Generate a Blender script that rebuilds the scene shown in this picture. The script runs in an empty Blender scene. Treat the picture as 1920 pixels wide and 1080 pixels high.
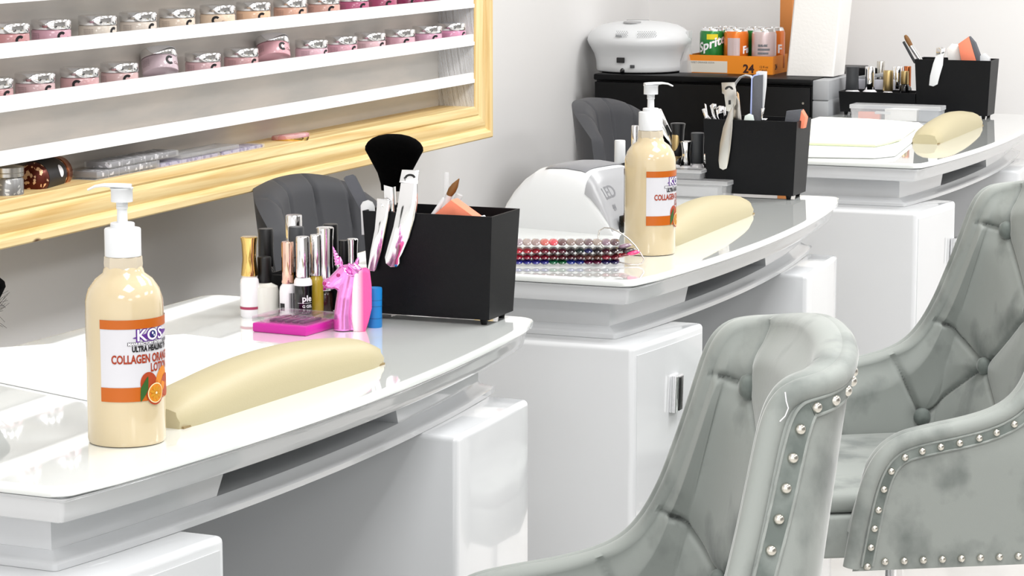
import bpy, bmesh, math, random
from mathutils import Vector, Matrix
random.seed(7)
C = bpy.context.scene.collection
PI = math.pi
# ------------------------------------------------------------------ camera
F, TILT, YAW, CZ = 4935.0, math.radians(8.64), math.radians(21.83), 1.32
cam_d = bpy.data.cameras.new('camera'); cam = bpy.data.objects.new('camera', cam_d); C.objects.link(cam)
cam.location = (0, 0, CZ); cam.rotation_euler = (PI/2 - TILT, 0, YAW)
cam_d.sensor_width = 36; cam_d.lens = F/1920*36; cam_d.clip_start = 0.05
bpy.context.scene.camera = cam
FW = Vector((-math.sin(YAW)*math.cos(TILT), math.cos(YAW)*math.cos(TILT), -math.sin(TILT)))
RT = Vector((math.cos(YAW), math.sin(YAW), 0)); UP = RT.cross(FW)
EYE = Vector((0, 0, CZ))
def ray(px, py): return FW + RT*((px-960)/F) - UP*((py-540)/F)
def P(px, py, z):                       # where the sight line meets a level plane
    d = ray(px, py); return EYE + d*((z-CZ)/d.z)
def PX(px, py, X):                      # ... a plane parallel to the shelf wall
    d = ray(px, py); return EYE + d*(X/d.x)
def PY(px, py, Y):                      # ... a plane parallel to the end wall
    d = ray(px, py); return EYE + d*(Y/d.y)
def mpp(p): return (Vector(p)-EYE).dot(FW)/F      # metres per photo pixel there
def facing(p): return math.atan2(p[1], p[0]) - PI/2

# ------------------------------------------------------------------ materials
def lin(h):
    if isinstance(h, (tuple, list)): r, g, b = [v/255 for v in h]
    else: r, g, b = [int(h[i:i+2], 16)/255 for i in (0, 2, 4)]
    f = lambda c: c/12.92 if c <= .04045 else ((c+.055)/1.055)**2.4
    return (f(r), f(g), f(b), 1)
MATS = {}
def mat(name, col, rough=.5, metal=0, coat=0, trans=0, ior=1.45, sheen=0, sss=0, alpha=1, noise=None, bump=None, emit=0, spec=.5, aniso=0):
    if name in MATS: return MATS[name]
    m = bpy.data.materials.new(name); m.use_nodes = True; nt = m.node_tree; b = nt.nodes['Principled BSDF']
    b.inputs['Base Color'].default_value = lin(col); b.inputs['Roughness'].default_value = rough
    b.inputs['Metallic'].default_value = metal; b.inputs['Coat Weight'].default_value = coat; b.inputs['Coat Roughness'].default_value = .03
    b.inputs['Transmission Weight'].default_value = trans; b.inputs['IOR'].default_value = ior
    b.inputs['Sheen Weight'].default_value = sheen; b.inputs['Subsurface Weight'].default_value = sss
    b.inputs['Subsurface Radius'].default_value = (.01, .008, .006); b.inputs['Alpha'].default_value = alpha
    b.inputs['Specular IOR Level'].default_value = spec
    if sheen: b.inputs['Sheen Roughness'].default_value = .35
    if emit: b.inputs['Emission Color'].default_value = lin(col); b.inputs['Emission Strength'].default_value = emit
    tc = nt.nodes.new('ShaderNodeTexCoord')
    if noise:                           # (other colour, scale, (sx,sy,sz), low, high)
        mp = nt.nodes.new('ShaderNodeMapping'); mp.inputs['Scale'].default_value = noise[2]
        n = nt.nodes.new('ShaderNodeTexNoise'); n.inputs['Scale'].default_value = noise[1]; n.inputs['Detail'].default_value = 5
        r = nt.nodes.new('ShaderNodeMapRange'); r.inputs[1].default_value = noise[3]; r.inputs[2].default_value = noise[4]
        x = nt.nodes.new('ShaderNodeMix'); x.data_type = 'RGBA'
        x.inputs[6].default_value = lin(col); x.inputs[7].default_value = lin(noise[0])
        nt.links.new(tc.outputs['Object'], mp.inputs[0]); nt.links.new(mp.outputs[0], n.inputs['Vector'])
        nt.links.new(n.outputs[0], r.inputs[0]); nt.links.new(r.outputs[0], x.inputs[0]); nt.links.new(x.outputs[2], b.inputs['Base Color'])
    if bump:                            # (scale, strength)
        n = nt.nodes.new('ShaderNodeTexNoise'); n.inputs['Scale'].default_value = bump[0]; n.inputs['Detail'].default_value = 3
        bu = nt.nodes.new('ShaderNodeBump'); bu.inputs['Strength'].default_value = bump[1]; bu.inputs['Distance'].default_value = .002
        nt.links.new(tc.outputs['Object'], n.inputs['Vector']); nt.links.new(n.outputs[0], bu.inputs['Height']); nt.links.new(bu.outputs[0], b.inputs['Normal'])
    MATS[name] = m; return m
M_wall = mat('wall_paint', 'ecebea', .6, bump=(60, .05))
M_ceil = mat('ceiling_paint', 'f2f0ee', .8)
M_floor = mat('floor_tile', 'c9c7c4', .12, noise=('bdbab6', 3, (1, 1, 1), .4, .6))
M_white = mat('white_lacquer', 'd5d7d9', .1, coat=.6)
M_top = mat('white_glass_top', 'eff3f1', .03, coat=1, spec=.7)
M_shelf = mat('white_shelf_paint', 'fbfaf9', .4)
M_back = mat('streaky_rack_back', 'd3cfc9', .55, noise=('e4dcd3', 6, (4, .5, 3), .4, .62))
M_black = mat('matte_black_plastic', '07080b', .45, bump=(900, .1), spec=.22)
M_gblack = mat('gloss_black', '08080a', .2, coat=.15)
M_cab = mat('black_cabinet_paint', '040405', .35, spec=.2)
M_chrome = mat('chrome', 'e9e9ea', .08, 1)
M_steel = mat('brushed_steel', 'c9c6c0', .25, 1)
M_nickel = mat('nickel_nail', 'd8d5cc', .2, 1)
M_gold = mat('gold_cap_metal', 'e3bf74', .12, 1)
M_mgold = mat('matte_gold', 'b7a071', .4, 1)
M_rose = mat('rose_gold', 'e8c0ad', .12, 1)
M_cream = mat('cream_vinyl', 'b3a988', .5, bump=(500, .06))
M_lotion = mat('lotion_filled_plastic', 'cdbc9a', .12, coat=.5, sss=.15)
M_clearneck = mat('cloudy_neck_plastic', 'dfd3bd', .2, alpha=.8)
M_wplast = mat('white_plastic', 'dcdee0', .3)
M_gplast = mat('grey_plastic', '9b9da0', .35)
M_lgrey = mat('light_grey_plastic', 'bdbdc0', .3)
M_dgrey = mat('dark_grey_plastic', '3b3d40', .45)
M_label = mat('label_white', 'cfced3', .35)
M_orange = mat('label_orange', 'b95c0e', .35)
M_tblack = mat('print_black', '141216', .5)
M_tred = mat('print_red', '9c3310', .5)
M_purple = mat('print_purple', '5b2a86', .5)
M_tgrey = mat('print_grey', '6f6f74', .5)
M_twhite = mat('print_white', 'f6f4f8', .5)
M_clear = mat('clear_plastic', 'f5f6f7', .05, trans=.9, alpha=.35, ior=1.3)
M_clearbox = mat('frosted_clear_plastic', 'f0f1f3', .15, alpha=.26)
M_towel = mat('white_paper_towel', 'fbfbfb', .8, bump=(400, .1))
M_velvet = mat('grey_velvet', (147, 152, 148), .75, sheen=.4, noise=((108, 114, 111), 11, (1, 1, .8), .5, .68), bump=(700, .05))
M_velvetband = mat('grey_velvet_band', (98, 106, 102), .7, sheen=.4, noise=((130, 137, 133), 30, (1, 1, 1), .4, .7))
M_graycloth = mat('charcoal_upholstery', '3f4044', .7, sheen=.1, bump=(900, .08))
M_bristle = mat('black_bristle', '010101', 1, spec=.05, bump=(1200, .5))
M_coral = mat('coral_foam', 'f08a6c', .8, bump=(900, .2))
M_grit = mat('grey_grit', '5e6066', .9, bump=(1200, .4))
M_paper = mat('paper_white', 'f3f1ee', .85, bump=(120, .25))
M_brownhair = mat('brown_brush_hair', '7a5226', .6)

def wood_mat(name, axis):
    m = bpy.data.materials.new(name); m.use_nodes = True; nt = m.node_tree; b = nt.nodes['Principled BSDF']
    tc = nt.nodes.new('ShaderNodeTexCoord'); mp = nt.nodes.new('ShaderNodeMapping')
    sc = [60, 60, 60]; sc[axis] = 2.2; mp.inputs['Scale'].default_value = sc
    n = nt.nodes.new('ShaderNodeTexNoise'); n.inputs['Scale'].default_value = 1.2; n.inputs['Detail'].default_value = 6; n.inputs['Distortion'].default_value = .5
    cr = nt.nodes.new('ShaderNodeValToRGB')
    cr.color_ramp.elements[0].position = .3; cr.color_ramp.elements[0].color = lin('d6b06c')
    cr.color_ramp.elements[1].position = .62; cr.color_ramp.elements[1].color = lin('f3dca6')
    v = nt.nodes.new('ShaderNodeTexVoronoi'); v.inputs['Scale'].default_value = 1; mp2 = nt.nodes.new('ShaderNodeMapping')
    s2 = [16, 16, 16]; s2[axis] = 6; mp2.inputs['Scale'].default_value = s2
    r = nt.nodes.new('ShaderNodeMapRange'); r.inputs[1].default_value = .04; r.inputs[2].default_value = .09
    x = nt.nodes.new('ShaderNodeMix'); x.data_type = 'RGBA'; x.inputs[6].default_value = lin('5a3418')
    L = nt.links.new
    L(tc.outputs['Object'], mp.inputs[0]); L(mp.outputs[0], n.inputs['Vector']); L(n.outputs[0], cr.inputs[0])
    L(tc.outputs['Object'], mp2.inputs[0]); L(mp2.outputs[0], v.inputs['Vector']); L(v.outputs['Distance'], r.inputs[0])
    L(r.outputs[0], x.inputs[0]); L(cr.outputs[0], x.inputs[7]); L(x.outputs[2], b.inputs['Base Color']); b.inputs['Roughness'].default_value = .45
    return m
M_woodY = wood_mat('pine_along_rail', 1); M_woodZ = wood_mat('pine_along_post', 2)
def fleck_mat(name, cols, scale, metal=.6, rough=.3):
    m = bpy.data.materials.new(name); m.use_nodes = True; nt = m.node_tree; b = nt.nodes['Principled BSDF']
    tc = nt.nodes.new('ShaderNodeTexCoord'); v = nt.nodes.new('ShaderNodeTexVoronoi'); v.inputs['Scale'].default_value = scale
    s = nt.nodes.new('ShaderNodeSeparateColor'); cr = nt.nodes.new('ShaderNodeValToRGB'); cr.color_ramp.interpolation = 'CONSTANT'
    for i, c in enumerate(cols):
        e = cr.color_ramp.elements[i] if i < 2 else cr.color_ramp.elements.new(0); e.position = i/len(cols); e.color = lin(c)
    nt.links.new(tc.outputs['Object'], v.inputs['Vector']); nt.links.new(v.outputs['Color'], s.inputs[0]); nt.links.new(s.outputs[0], cr.inputs[0])
    nt.links.new(cr.outputs[0], b.inputs['Base Color']); b.inputs['Metallic'].default_value = metal; b.inputs['Roughness'].default_value = rough
    return m
M_copperflake = fleck_mat('copper_flakes', ['5a1f10', 'd98a55', '8c3b1d', 'f3c9a0', 'b5643a'], 210)
M_silverflake = fleck_mat('silver_flakes', ['8b8b8b', 'f3f3f0', '4c4c4c', 'c9c8c4', 'efe9e0'], 220)
M_gems = fleck_mat('silver_gems', ['77757a', 'd6d5da', '9f9da3', 'eceaf0', '5d5b60'], 160, .3)
M_gemsp = fleck_mat('lilac_gems', ['a79ec0', 'e6e2ee', 'cfcbd8', '5e4a8c', 'd9d7dd'], 130, .2)
M_pinkfoil = fleck_mat('pink_foil', ['e7a7ae', 'f0c3c6', 'dd98a0'], 60, .2)

# ------------------------------------------------------------------ mesh builder
class G:
    def __init__(s): s.bm = bmesh.new(); s.mi = 0
    def _fin(s, vs, fs, M):
        if M is not None: bmesh.ops.transform(s.bm, matrix=M, verts=list(vs))
        for f in fs: f.material_index = s.mi
        return vs
    def box(s, c, d, bev=0, seg=2, M=None, taper=None):
        r = bmesh.ops.create_cube(s.bm, size=1); vs = r['verts']
        for v in vs:
            k = (1, 1) if not taper or v.co.z < 0 else taper
            v.co = Vector((v.co.x*d[0]*k[0], v.co.y*d[1]*k[1], v.co.z*d[2])) + Vector(c)
        if bev:
            es = list({e for v in vs for e in v.link_edges})
            r2 = bmesh.ops.bevel(s.bm, geom=es, offset=bev, segments=seg, affect='EDGES', profile=.5)
            vs = list({v for f in r2['faces'] for v in f.verts} | {v for v in vs if v.is_valid})
        fs = {f for v in vs for f in v.link_faces}
        return s._fin(vs, fs, M)
    def rings(s, rs, M=None, cap0=True, cap1=True, closed=True):
        vr = [[s.bm.verts.new(p) for p in r] for r in rs]; fs = []; n = len(vr[0])
        for a, b in zip(vr, vr[1:]):
            for i in range(n if closed else n-1):
                j = (i+1) % n
                try: fs.append(s.bm.faces.new((a[i], a[j], b[j], b[i])))
                except ValueError: pass
        if cap0: fs.append(s.bm.faces.new(list(reversed(vr[0]))))
        if cap1: fs.append(s.bm.faces.new(vr[-1]))
        return s._fin([v for r in vr for v in r], fs, M)
    def lathe(s, prof, n=32, M=None, cap=True, sx=1, sy=1):
        return s.rings([[(max(r, 1e-5)*math.cos(2*PI*i/n)*sx, max(r, 1e-5)*math.sin(2*PI*i/n)*sy, z) for i in range(n)] for r, z in prof], M, cap, cap)
    def tube(s, pts, rad, n=10, M=None, closed=False, flat=None):
        pts = [Vector(p) for p in pts]; m = len(pts); rs = []; up = None
        for i, p in enumerate(pts):
            a = pts[(i-1) % m] if (closed or i > 0) else p; b = pts[(i+1) % m] if (closed or i < m-1) else p
            t = (b-a).normalized()
            if up is None: up = Vector((0, 0, 1)) if abs(t.z) < .9 else Vector((1, 0, 0))
            x = (up - t*up.dot(t)).normalized(); up = x; y = t.cross(x)
            r = rad[i] if isinstance(rad, (list, tuple)) else rad
            fx, fy = flat or (1, 1)
            rs.append([p + x*(r*fx*math.cos(2*PI*k/n)) + y*(r*fy*math.sin(2*PI*k/n)) for k in range(n)])
        if closed: rs.append(rs[0])
        return s.rings(rs, M, not closed, not closed)
    def prism(s, poly, z0, z1, M=None, bev=0, seg=2):
        a = [s.bm.verts.new((x, y, z0)) for x, y in poly]; b = [s.bm.verts.new((x, y, z1)) for x, y in poly]; n = len(a)
        fs = [s.bm.faces.new(list(reversed(a))), s.bm.faces.new(b)]
        for i in range(n): fs.append(s.bm.faces.new((a[i], a[(i+1) % n], b[(i+1) % n], b[i])))
        bmesh.ops.recalc_face_normals(s.bm, faces=fs); vs = a+b
        if bev:
            es = list({e for f in fs[:2] for e in f.edges})
            r2 = bmesh.ops.bevel(s.bm, geom=es, offset=bev, segments=seg, affect='EDGES', profile=.5)
            vs = list({v for f in r2['faces'] for v in f.verts} | {v for v in vs if v.is_valid})
        fs = {f for v in vs for f in v.link_faces}
        return s._fin(vs, fs, M)
    def ball(s, c, r, M=None, u=20, v=12):
        rr = bmesh.ops.create_uvsphere(s.bm, u_segments=u, v_segments=v, radius=1); vs = rr['verts']
        r = (r, r, r) if not isinstance(r, (tuple, list)) else r
        for w in vs: w.co = Vector((w.co.x*r[0], w.co.y*r[1], w.co.z*r[2])) + Vector(c)
        return s._fin(vs, {f for w in vs for f in w.link_faces}, M)
    def grid(s, fn, nu, nv, closed_u=False):
        vs = [[s.bm.verts.new(fn(i/nu, j/nv)) for i in range(nu+1)] for j in range(nv+1)]; fs = []
        for j in range(nv):
            for i in range(nu): fs.append(s.bm.faces.new((vs[j][i], vs[j][i+1], vs[j+1][i+1], vs[j+1][i])))
        return s._fin([v for r in vs for v in r], fs, None)
    def text(s, body, size, fn, bold=0, xs=1.0, align='LEFT'):
        for tri in text_tris(body, size, bold, xs, align): 
            vs = [s.bm.verts.new(fn(x, y)) for x, y in tri]
            f = s.bm.faces.new(vs); f.material_index = s.mi
TXT = {}
def text_tris(body, size, bold, xs, align):
    k = (body, size, bold, xs, align)
    if k not in TXT:
        cu = bpy.data.curves.new('t', 'FONT'); cu.body = body; cu.size = size; cu.offset = bold; cu.align_x = align; cu.resolution_u = 3
        o = bpy.data.objects.new('t', cu); C.objects.link(o)
        dg = bpy.context.evaluated_depsgraph_get(); me = o.evaluated_get(dg).to_mesh()
        TXT[k] = [[(me.vertices[i].co.x*xs, me.vertices[i].co.y) for i in p.vertices] for p in me.polygons]
        o.evaluated_get(dg).to_mesh_clear(); bpy.data.objects.remove(o); bpy.data.curves.remove(cu)
    return TXT[k]
def onto_cyl(R, a0, z0, e=.0004): return lambda x, y: ((R+e)*math.sin(a0+x/R), -(R+e)*math.cos(a0+x/R), z0+y)
def flatfront(x0, y, z0): return lambda a, b: (x0+a, y, z0+b)

def obj(name, g, m, parent=None, ang=40, recalc=True):
    me = bpy.data.meshes.new(name)
    if recalc: bmesh.ops.recalc_face_normals(g.bm, faces=g.bm.faces)
    g.bm.to_mesh(me); g.bm.free()
    for x in (m if isinstance(m, (list, tuple)) else [m]): me.materials.append(x)
    me.polygons.foreach_set('use_smooth', [True]*len(me.polygons)); me.set_sharp_from_angle(angle=math.radians(ang))
    o = bpy.data.objects.new(name, me); C.objects.link(o)
    if parent: o.parent = parent
    return o
def thing(name, label, cat, loc=(0, 0, 0), rz=0, group=None):
    o = bpy.data.objects.new(name, None); C.objects.link(o); o.empty_display_size = .05
    o.location = loc; o.rotation_euler = (0, 0, rz); o['label'] = label; o['category'] = cat
    if group: o['group'] = group
    return o
def tag(o, label, cat, group=None):
    o['label'] = label; o['category'] = cat
    if group: o['group'] = group
    return o
def struct(name, g, m):
    o = obj(name, g, m); o['kind'] = 'structure'; return o
def copy_tree(o, parent=None):
    c = o.copy(); C.objects.link(c)
    if parent: c.parent = parent
    for ch in list(o.children): copy_tree(ch, c)
    return c
def rotm(ax, deg, about=(0, 0, 0)):
    a = Vector(about); return Matrix.Translation(a) @ Matrix.Rotation(math.radians(deg), 4, ax) @ Matrix.Translation(-a)
def along(p0, p1):                      # matrix taking +Z to the line p0 -> p1
    p0, p1 = Vector(p0), Vector(p1); return Matrix.Translation(p0) @ (p1-p0).to_track_quat('Z', 'X').to_matrix().to_4x4()

# ------------------------------------------------------------------ the room
XW, YB, ZC = -2.425, 7.095, 2.75
g = G(); g.box((.98, 2.52, -.05), (6.92, 9.4, .1)); struct('floor', g, M_floor)
g = G(); g.box((XW-.05, 2.52, ZC/2), (.1, 9.4, ZC)); struct('wall_left', g, M_wall)
g = G(); g.box((.98, YB+.05, ZC/2), (6.92, .1, ZC)); struct('wall_back', g, M_wall)
g = G(); g.box((4.35, 2.52, ZC/2), (.1, 9.4, ZC)); struct('wall_right', g, mat('grey_wall_paint', '9a9896', .6))
g = G(); g.box((.98, 2.52, ZC+.05), (6.92, 9.4, .1)); struct('ceiling', g, M_ceil)

TT = .75                                # table top height
# ------------------------------------------------------------------ the manicure tables
def footprint(L, D, e, bow=.045, r=.03, nf=24):
    """outline of a bow-fronted top, inset by e; +x faces the customer, y runs along the wall"""
    hx, hy = D/2-e, L/2-e; r = max(r-e*.4, .006); pts = []
    xf = lambda y: hx + bow*(1-(2*y/L)**2) - bow*(1-(2*hy/L)**2)
    def arc(cx, cy, a0, a1):
        for i in range(7):
            a = math.radians(a0+(a1-a0)*i/6); pts.append((cx+r*math.cos(a), cy+r*math.sin(a)))
    arc(-hx+r, -hy+r, 180, 270); arc(hx-r, -hy+r, 270, 335)
    for i in range(1, nf): 
        y = -hy+r*1.2+(2*hy-2.4*r)*i/nf; pts.append((xf(y), y))
    arc(hx-r, hy-r, 25, 90); arc(-hx+r, hy-r, 90, 180)
    return pts
def make_table(label, near, far, D, ped_near, ped_far, group, hpx=None):
    near, far = Vector(near), Vector(far); d = far-near; L = d.length; rz = math.atan2(d.y, d.x)-PI/2
    mid = (near+far)/2; ax = Vector((math.cos(rz), math.sin(rz), 0)); c = mid-ax*(D/2)
    t = thing('manicure_table', label, 'table', (c.x, c.y, 0), rz, group)
    ring = lambda z, e, r=.026: [(x, y, z) for x, y in footprint(L, D, e, .045, r)]
    g = G(); g.rings([ring(TT-.0108, .005), ring(TT-.0104, .0022), ring(TT-.009, .0004), ring(TT-.003, 0), ring(TT-.0008, .0012), ring(TT-.0001, .0030), ring(TT, .0042), ring(TT, .0055), ring(TT, .02)])
    obj('tabletop', g, M_top, t, 50)
    r_ = .007
    g = G(); g.rings([ring(TT-.0395, .06, r_), ring(TT-.0395, .0185, r_), ring(TT-.0385, .0170, r_), ring(TT-.034, .0150, r_), ring(TT-.029, .0138, r_), ring(TT-.022, .0128, r_), ring(TT-.017, .0112, r_), ring(TT-.0145, .0085, r_), ring(TT-.0138, .0070, r_), ring(TT-.0125, .0066, r_), ring(TT-.0122, .0105, r_), ring(TT-.0108, .0110, r_), ring(TT-.0108, .06, r_)])
    obj('moulding', g, M_white, t, 28)
    g = G(); g.rings([ring(TT-.0968, .050, r_), ring(TT-.0966, .0445, r_), ring(TT-.0900, .0440, r_), ring(TT-.0885, .0455, r_), ring(TT-.0872, .0495, r_), ring(TT-.0855, .0540, r_), ring(TT-.0825, .0585, r_), ring(TT-.0805, .061, r_), ring(TT-.0805, .1, r_)])
    obj('ledge', g, M_white, t, 28)
    # frieze: two end blocks with slanted inner cheeks and a back wall behind the open slot
    e = .062; hx, hy = D/2-e, L/2-e; bow = .045
    xf = lambda y: hx + bow*(1-(2*y/L)**2) - bow*(1-(2*hy/L)**2)
    y1, y2 = -L/2+.333, -L/2+.765; z0, z1 = TT-.0815, TT-.0385
    def blockA(y): return [(-hx, -hy), (hx, -hy)] + [(xf(-hy+(y+hy)*i/6), -hy+(y+hy)*i/6) for i in range(1, 7)] + [(hx-.12, y-.012), (-hx, y-.012)]
    def blockB(y): return [(-hx, y+.012), (hx-.12, y+.012)] + [(xf(y+(hy-y)*i/6), y+(hy-y)*i/6) for i in range(0, 7)] + [(-hx, hy)]
    for fn, ya, yb in ((blockA, y1, y1+.026), (blockB, y2, y2-.016)):
        g = G(); g.rings([[(x, y, z0) for x, y in fn(ya)], [(x, y, z1) for x, y in fn(yb)]]); obj('frieze', g, M_white, t, 25)
    g = G(); g.box((hx-.13, (y1+y2)/2, (z0+z1)/2), (.012, y2-y1, z1-z0)); obj('slot_back', g, M_white, t)
    g = G(); g.box((-D/2+.075, 0, (TT-.095)/2), (.018, L-.2, TT-.095)); obj('modesty_panel', g, M_white, t)
    zt = TT-.0970; hx = D/2
    for (a, b, fa, fb, door) in ((ped_near[0], ped_near[1], .002, .029, True), (ped_far[0], ped_far[1], .036, .017, False)):
        a -= L/2; b -= L/2; n_ = 6
        fr = [(hx+fa+(fb-fa)*i/n_+.003*math.sin(PI*i/n_), a+(b-a)*i/n_) for i in range(n_+1)]
        g = G(); g.prism([(-hx+.06, a)]+fr+[(-hx+.06, b)], 0, zt)
        ed = [e_ for e_ in g.bm.edges if e_.calc_face_angle(0) > .5]
        bmesh.ops.bevel(g.bm, geom=ed, offset=.0075, segments=4, affect='EDGES', profile=.5)
        p = obj('pedestal', g, M_white, t, 40)
        if door:
            k = .012/(b-a); f_ = lambda s_: (hx+fa+(fb-fa)*s_+.003*math.sin(PI*s_), a+(b-a)*s_)
            fr2 = [f_(k+(1-2*k)*i/n_) for i in range(n_+1)]
            g = G(); g.prism([(x+.0012, y) for x, y in fr2]+[(x-.002, y) for x, y in reversed(fr2)], .02, zt-.014); o = obj('door', g, M_white, t, 40)
            if hpx: hp = PX(hpx[0], hpx[1], -1.232); yl, zl = hp.y-c.y, hp.z
            else: yl, zl = a+(b-a)*.55, .585
            xl = hx+fa+(fb-fa)*(yl-a)/(b-a)+.004
            M = Matrix(((0, 0, 1, xl), (1, 0, 0, yl), (0, 1, 0, zl), (0, 0, 0, 1)))
            g = G(); g.prism([(-.017, -.0275), (.013, -.0275), (.017, .0275), (-.013, .0275)], -.002, .011, None, .003)
            bmesh.ops.transform(g.bm, matrix=M, verts=g.bm.verts); obj('handle', g, M_chrome, o)['label'] = 'chrome door handle'
            g = G(); g.prism([(-.008, -.0255), (.0085, -.0255), (.0125, .0255), (-.0045, .0255)], .0108, .0125, None, .0008)
            bmesh.ops.transform(g.bm, matrix=M, verts=g.bm.verts); obj('handle_inlay', g, M_gblack, o)['label'] = 'black inlay of the handle'
    return t
TG = 'row of manicure tables'
make_table('white bow-front manicure table in the foreground holding the unicorn brush', (-1.3128, 2.1295, 0), (-1.262, 3.25, 0), .515, (-.01, .245), (.79, 1.05), TG)
make_table('white bow-front manicure table in the middle holding the nail lamp and colour swatches', (-1.253, 3.612, 0), (-1.243, 4.765, 0), .51, (-.012, .24), (.79, 1.062), TG, (1263, 736))
make_table('white bow-front manicure table farthest back, by the black cabinet', (-1.240, 5.397, 0), (-1.232, 6.70, 0), .492, (-.05, .2), (.85, 1.15), TG, (1766, 468))
# ------------------------------------------------------------------ the powder rack on the wall
XI = -2.222                             # front plane of the shelf lips and inner frame edge
RY0, RY1 = 3.05, 5.322                  # inner ends along the wall
rack = thing('display_rack', 'pine framed wall display rack with white stepped shelves of nail powder jars', 'display rack', (XI, 4.2, .846))
def wb(name, c, d, m, bev=0):
    g = G(); g.box((c[0]-XI, c[1]-4.2, c[2]-.846), d, bev); return obj(name, g, m, rack)
RTOP = 1.47
wb('back_panel', (-2.3125, (RY0+RY1)/2, (.83+RTOP)/2), (.013, RY1-RY0, RTOP-.83), M_back)
wb('side_panel', (-2.266, RY1+.006, (.83+RTOP)/2), (.088, .012, RTOP-.83), M_shelf)
wb('side_panel', (-2.266, RY0-.006, (.83+RTOP)/2), (.088, .012, RTOP-.83), M_shelf)
LIPS = [(.8985, .9205), (.9805, 1.0045), (1.0625, 1.0850), (1.146, 1.169), (1.230, 1.253), (1.314, 1.337)]
for a, b in LIPS:
    g = G(); y = (RY0+RY1)/2-4.2
    g.box((-2.262-XI, y, a+.004-.846), (.084, RY1-RY0, .008)); g.box((XI-.004-XI, y, (a+b)/2-.846), (.009, RY1-RY0, b-a), .0012)
    obj('shelf', g, M_shelf, rack)
wb('shelf', (-2.262, (RY0+RY1)/2, .830), (.084, RY1-RY0, .008), M_shelf)
# moulded frame: section (w outward from the inner edge, d towards the room)
SEC = [(0, -.19), (0, .001), (.0015, .0025), (.017, .005), (.019, .0035), (.021, .0015), (.0235, .0035), (.028, .008), (.036, .0095), (.047, .0085), (.0515, .006), (.054, .009), (.057, .015), (.060, .0165), (.070, .0165), (.0725, .0145), (.0725, -.19)]
def rail(p0, p1, out, m, cut0, cut1):   # straight rail, mitred where cut
    g = G(); p0, p1, out = Vector(p0), Vector(p1), Vector(out); ax = (p1-p0).normalized()
    rs = []
    for p, s, k in ((p0, -1, cut0), (p1, 1, cut1)):
        rs.append([p + out*w + Vector((d, 0, 0)) + ax*(s*w*k) - Vector((XI, 4.2, .846)) for w, d in SEC])
    g.rings(rs); return obj('frame_rail', g, m, rack, 25)
rail((XI, RY0, .846), (XI, RY1, .846), (0, 0, -1), M_woodY, 1, 1)
rail((XI, RY1, .846), (XI, RY1, RTOP), (0, 1, 0), M_woodZ, 1, 1)
rail((XI, RY0, RTOP), (XI, RY1, RTOP), (0, 0, 1), M_woodY, 1, 1)
rail((XI, RY0, .846), (XI, RY0, RTOP), (0, -1, 0), M_woodZ, 1, 1)
# jars of nail powder
def powder_mat(h): return mat('powder_'+h, h, .35, coat=.5)
def make_jar(label, p, col, cdeg, group, full=False, tilt=None):
    rz = facing(p); t = thing('powder_jar', label, 'jar', p, rz, group); R = .0315
    if tilt: t.rotation_euler = (math.radians(-22), math.radians(tilt), rz)
    g = G(); g.lathe([(R-.003, 0), (R-.0005, .0015), (R, .004), (R, .0235), (R-.0015, .0255), (R-.003, .026)], 40); b = obj('body', g, powder_mat(col), t)
    g = G(); g.lathe([(R-.004, .026), (R-.0004, .0262), (R+.0004, .0275), (R+.0004, .0395), (R-.0006, .0412), (R-.003, .0418)], 40); obj('lid', g, M_chrome, t)['label'] = 'chrome screw lid'
    a = math.radians(cdeg)
    g = G(); f_ = onto_cyl(R, a, .0152)
    g.grid(lambda u, v: f_((.0037+.0043*v)*math.cos(math.radians(42+276*u)), (.0037+.0043*v)*math.sin(math.radians(42+276*u))), 28, 1); obj('letter', g, M_tblack, b, recalc=False)['label'] = 'black capital C'
    g = G(); g.text('Chisel', .0072, onto_cyl(R, a+.30, .0098)); obj('lettering', g, mat('print_maroon', '6a2b2b', .5), b)
    g = G()
    for k in range(5): g.text('nail dip powder 2oz', .0022, onto_cyl(R, a-1.75, .019-.0027*k))
    obj('small_print', g, mat("print_dusk", '6b5a5c', .6), b)
    return t
XJ = -2.258
colname = {}
row2 = [(-16, 167, 'b98d8f', 45, 'dusty pink'), (64, 165, 'c3a2a4', 43, 'pale mauve'), (148, 155, 'c4989a', -8, 'dusty rose'), (223, 145, 'c7a6a5', 25, 'pale beige pink'),
        (380, 125, 'c4a0a4', 40, 'light mauve'), (452, 116, 'c09496', 50, 'dusky pink'), (584, 100, 'dcb1bd', 62, 'baby pink'), (640, 92, 'd39fad', 55, 'rose pink'),
        (694, 86, 'd9b4bb', 52, 'pale rose'), (750, 78, 'd4a2b0', 28, 'candy pink'), (801, 70, 'cf9ab2', 35, 'orchid pink'), (846, 63, 'd892b3', 62, 'bright orchid pink')]
row1 = [(18, 75, 'b98284', 32, 'dusky rose'), (97, 66, 'c79aa8', 32, 'mauve pink'), (184, 57, 'c8beb2', 55, 'ivory grey'), (260, 47, 'cfc3b8', 48, 'ivory'), (333, 38, 'd6c4b2', 44, 'cream'),
        (409, 29, 'dfc6ad', -5, 'warm beige'), (476, 20, 'e2b999', 30, 'peach'), (545, 10, 'd7a791', 45, 'terracotta peach'), (608, 3, 'cf9f92', 30, 'clay pink'), (663, -4, 'b4597c', 40, 'raspberry'),
        (716, -12, 'a8486c', 30, 'magenta'), (768, -20, '8e2f57', 20, 'plum'), (815, -26, 'a0506e', 30, 'wine pink')]
ordn = ['first', 'second', 'third', 'fourth', 'fifth', 'sixth', 'seventh', 'eighth', 'ninth', 'tenth', 'eleventh', 'twelfth', 'thirteenth', 'fourteenth']
JZ2, JZ1 = .9805+.0085, 1.0625+.0085
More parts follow.
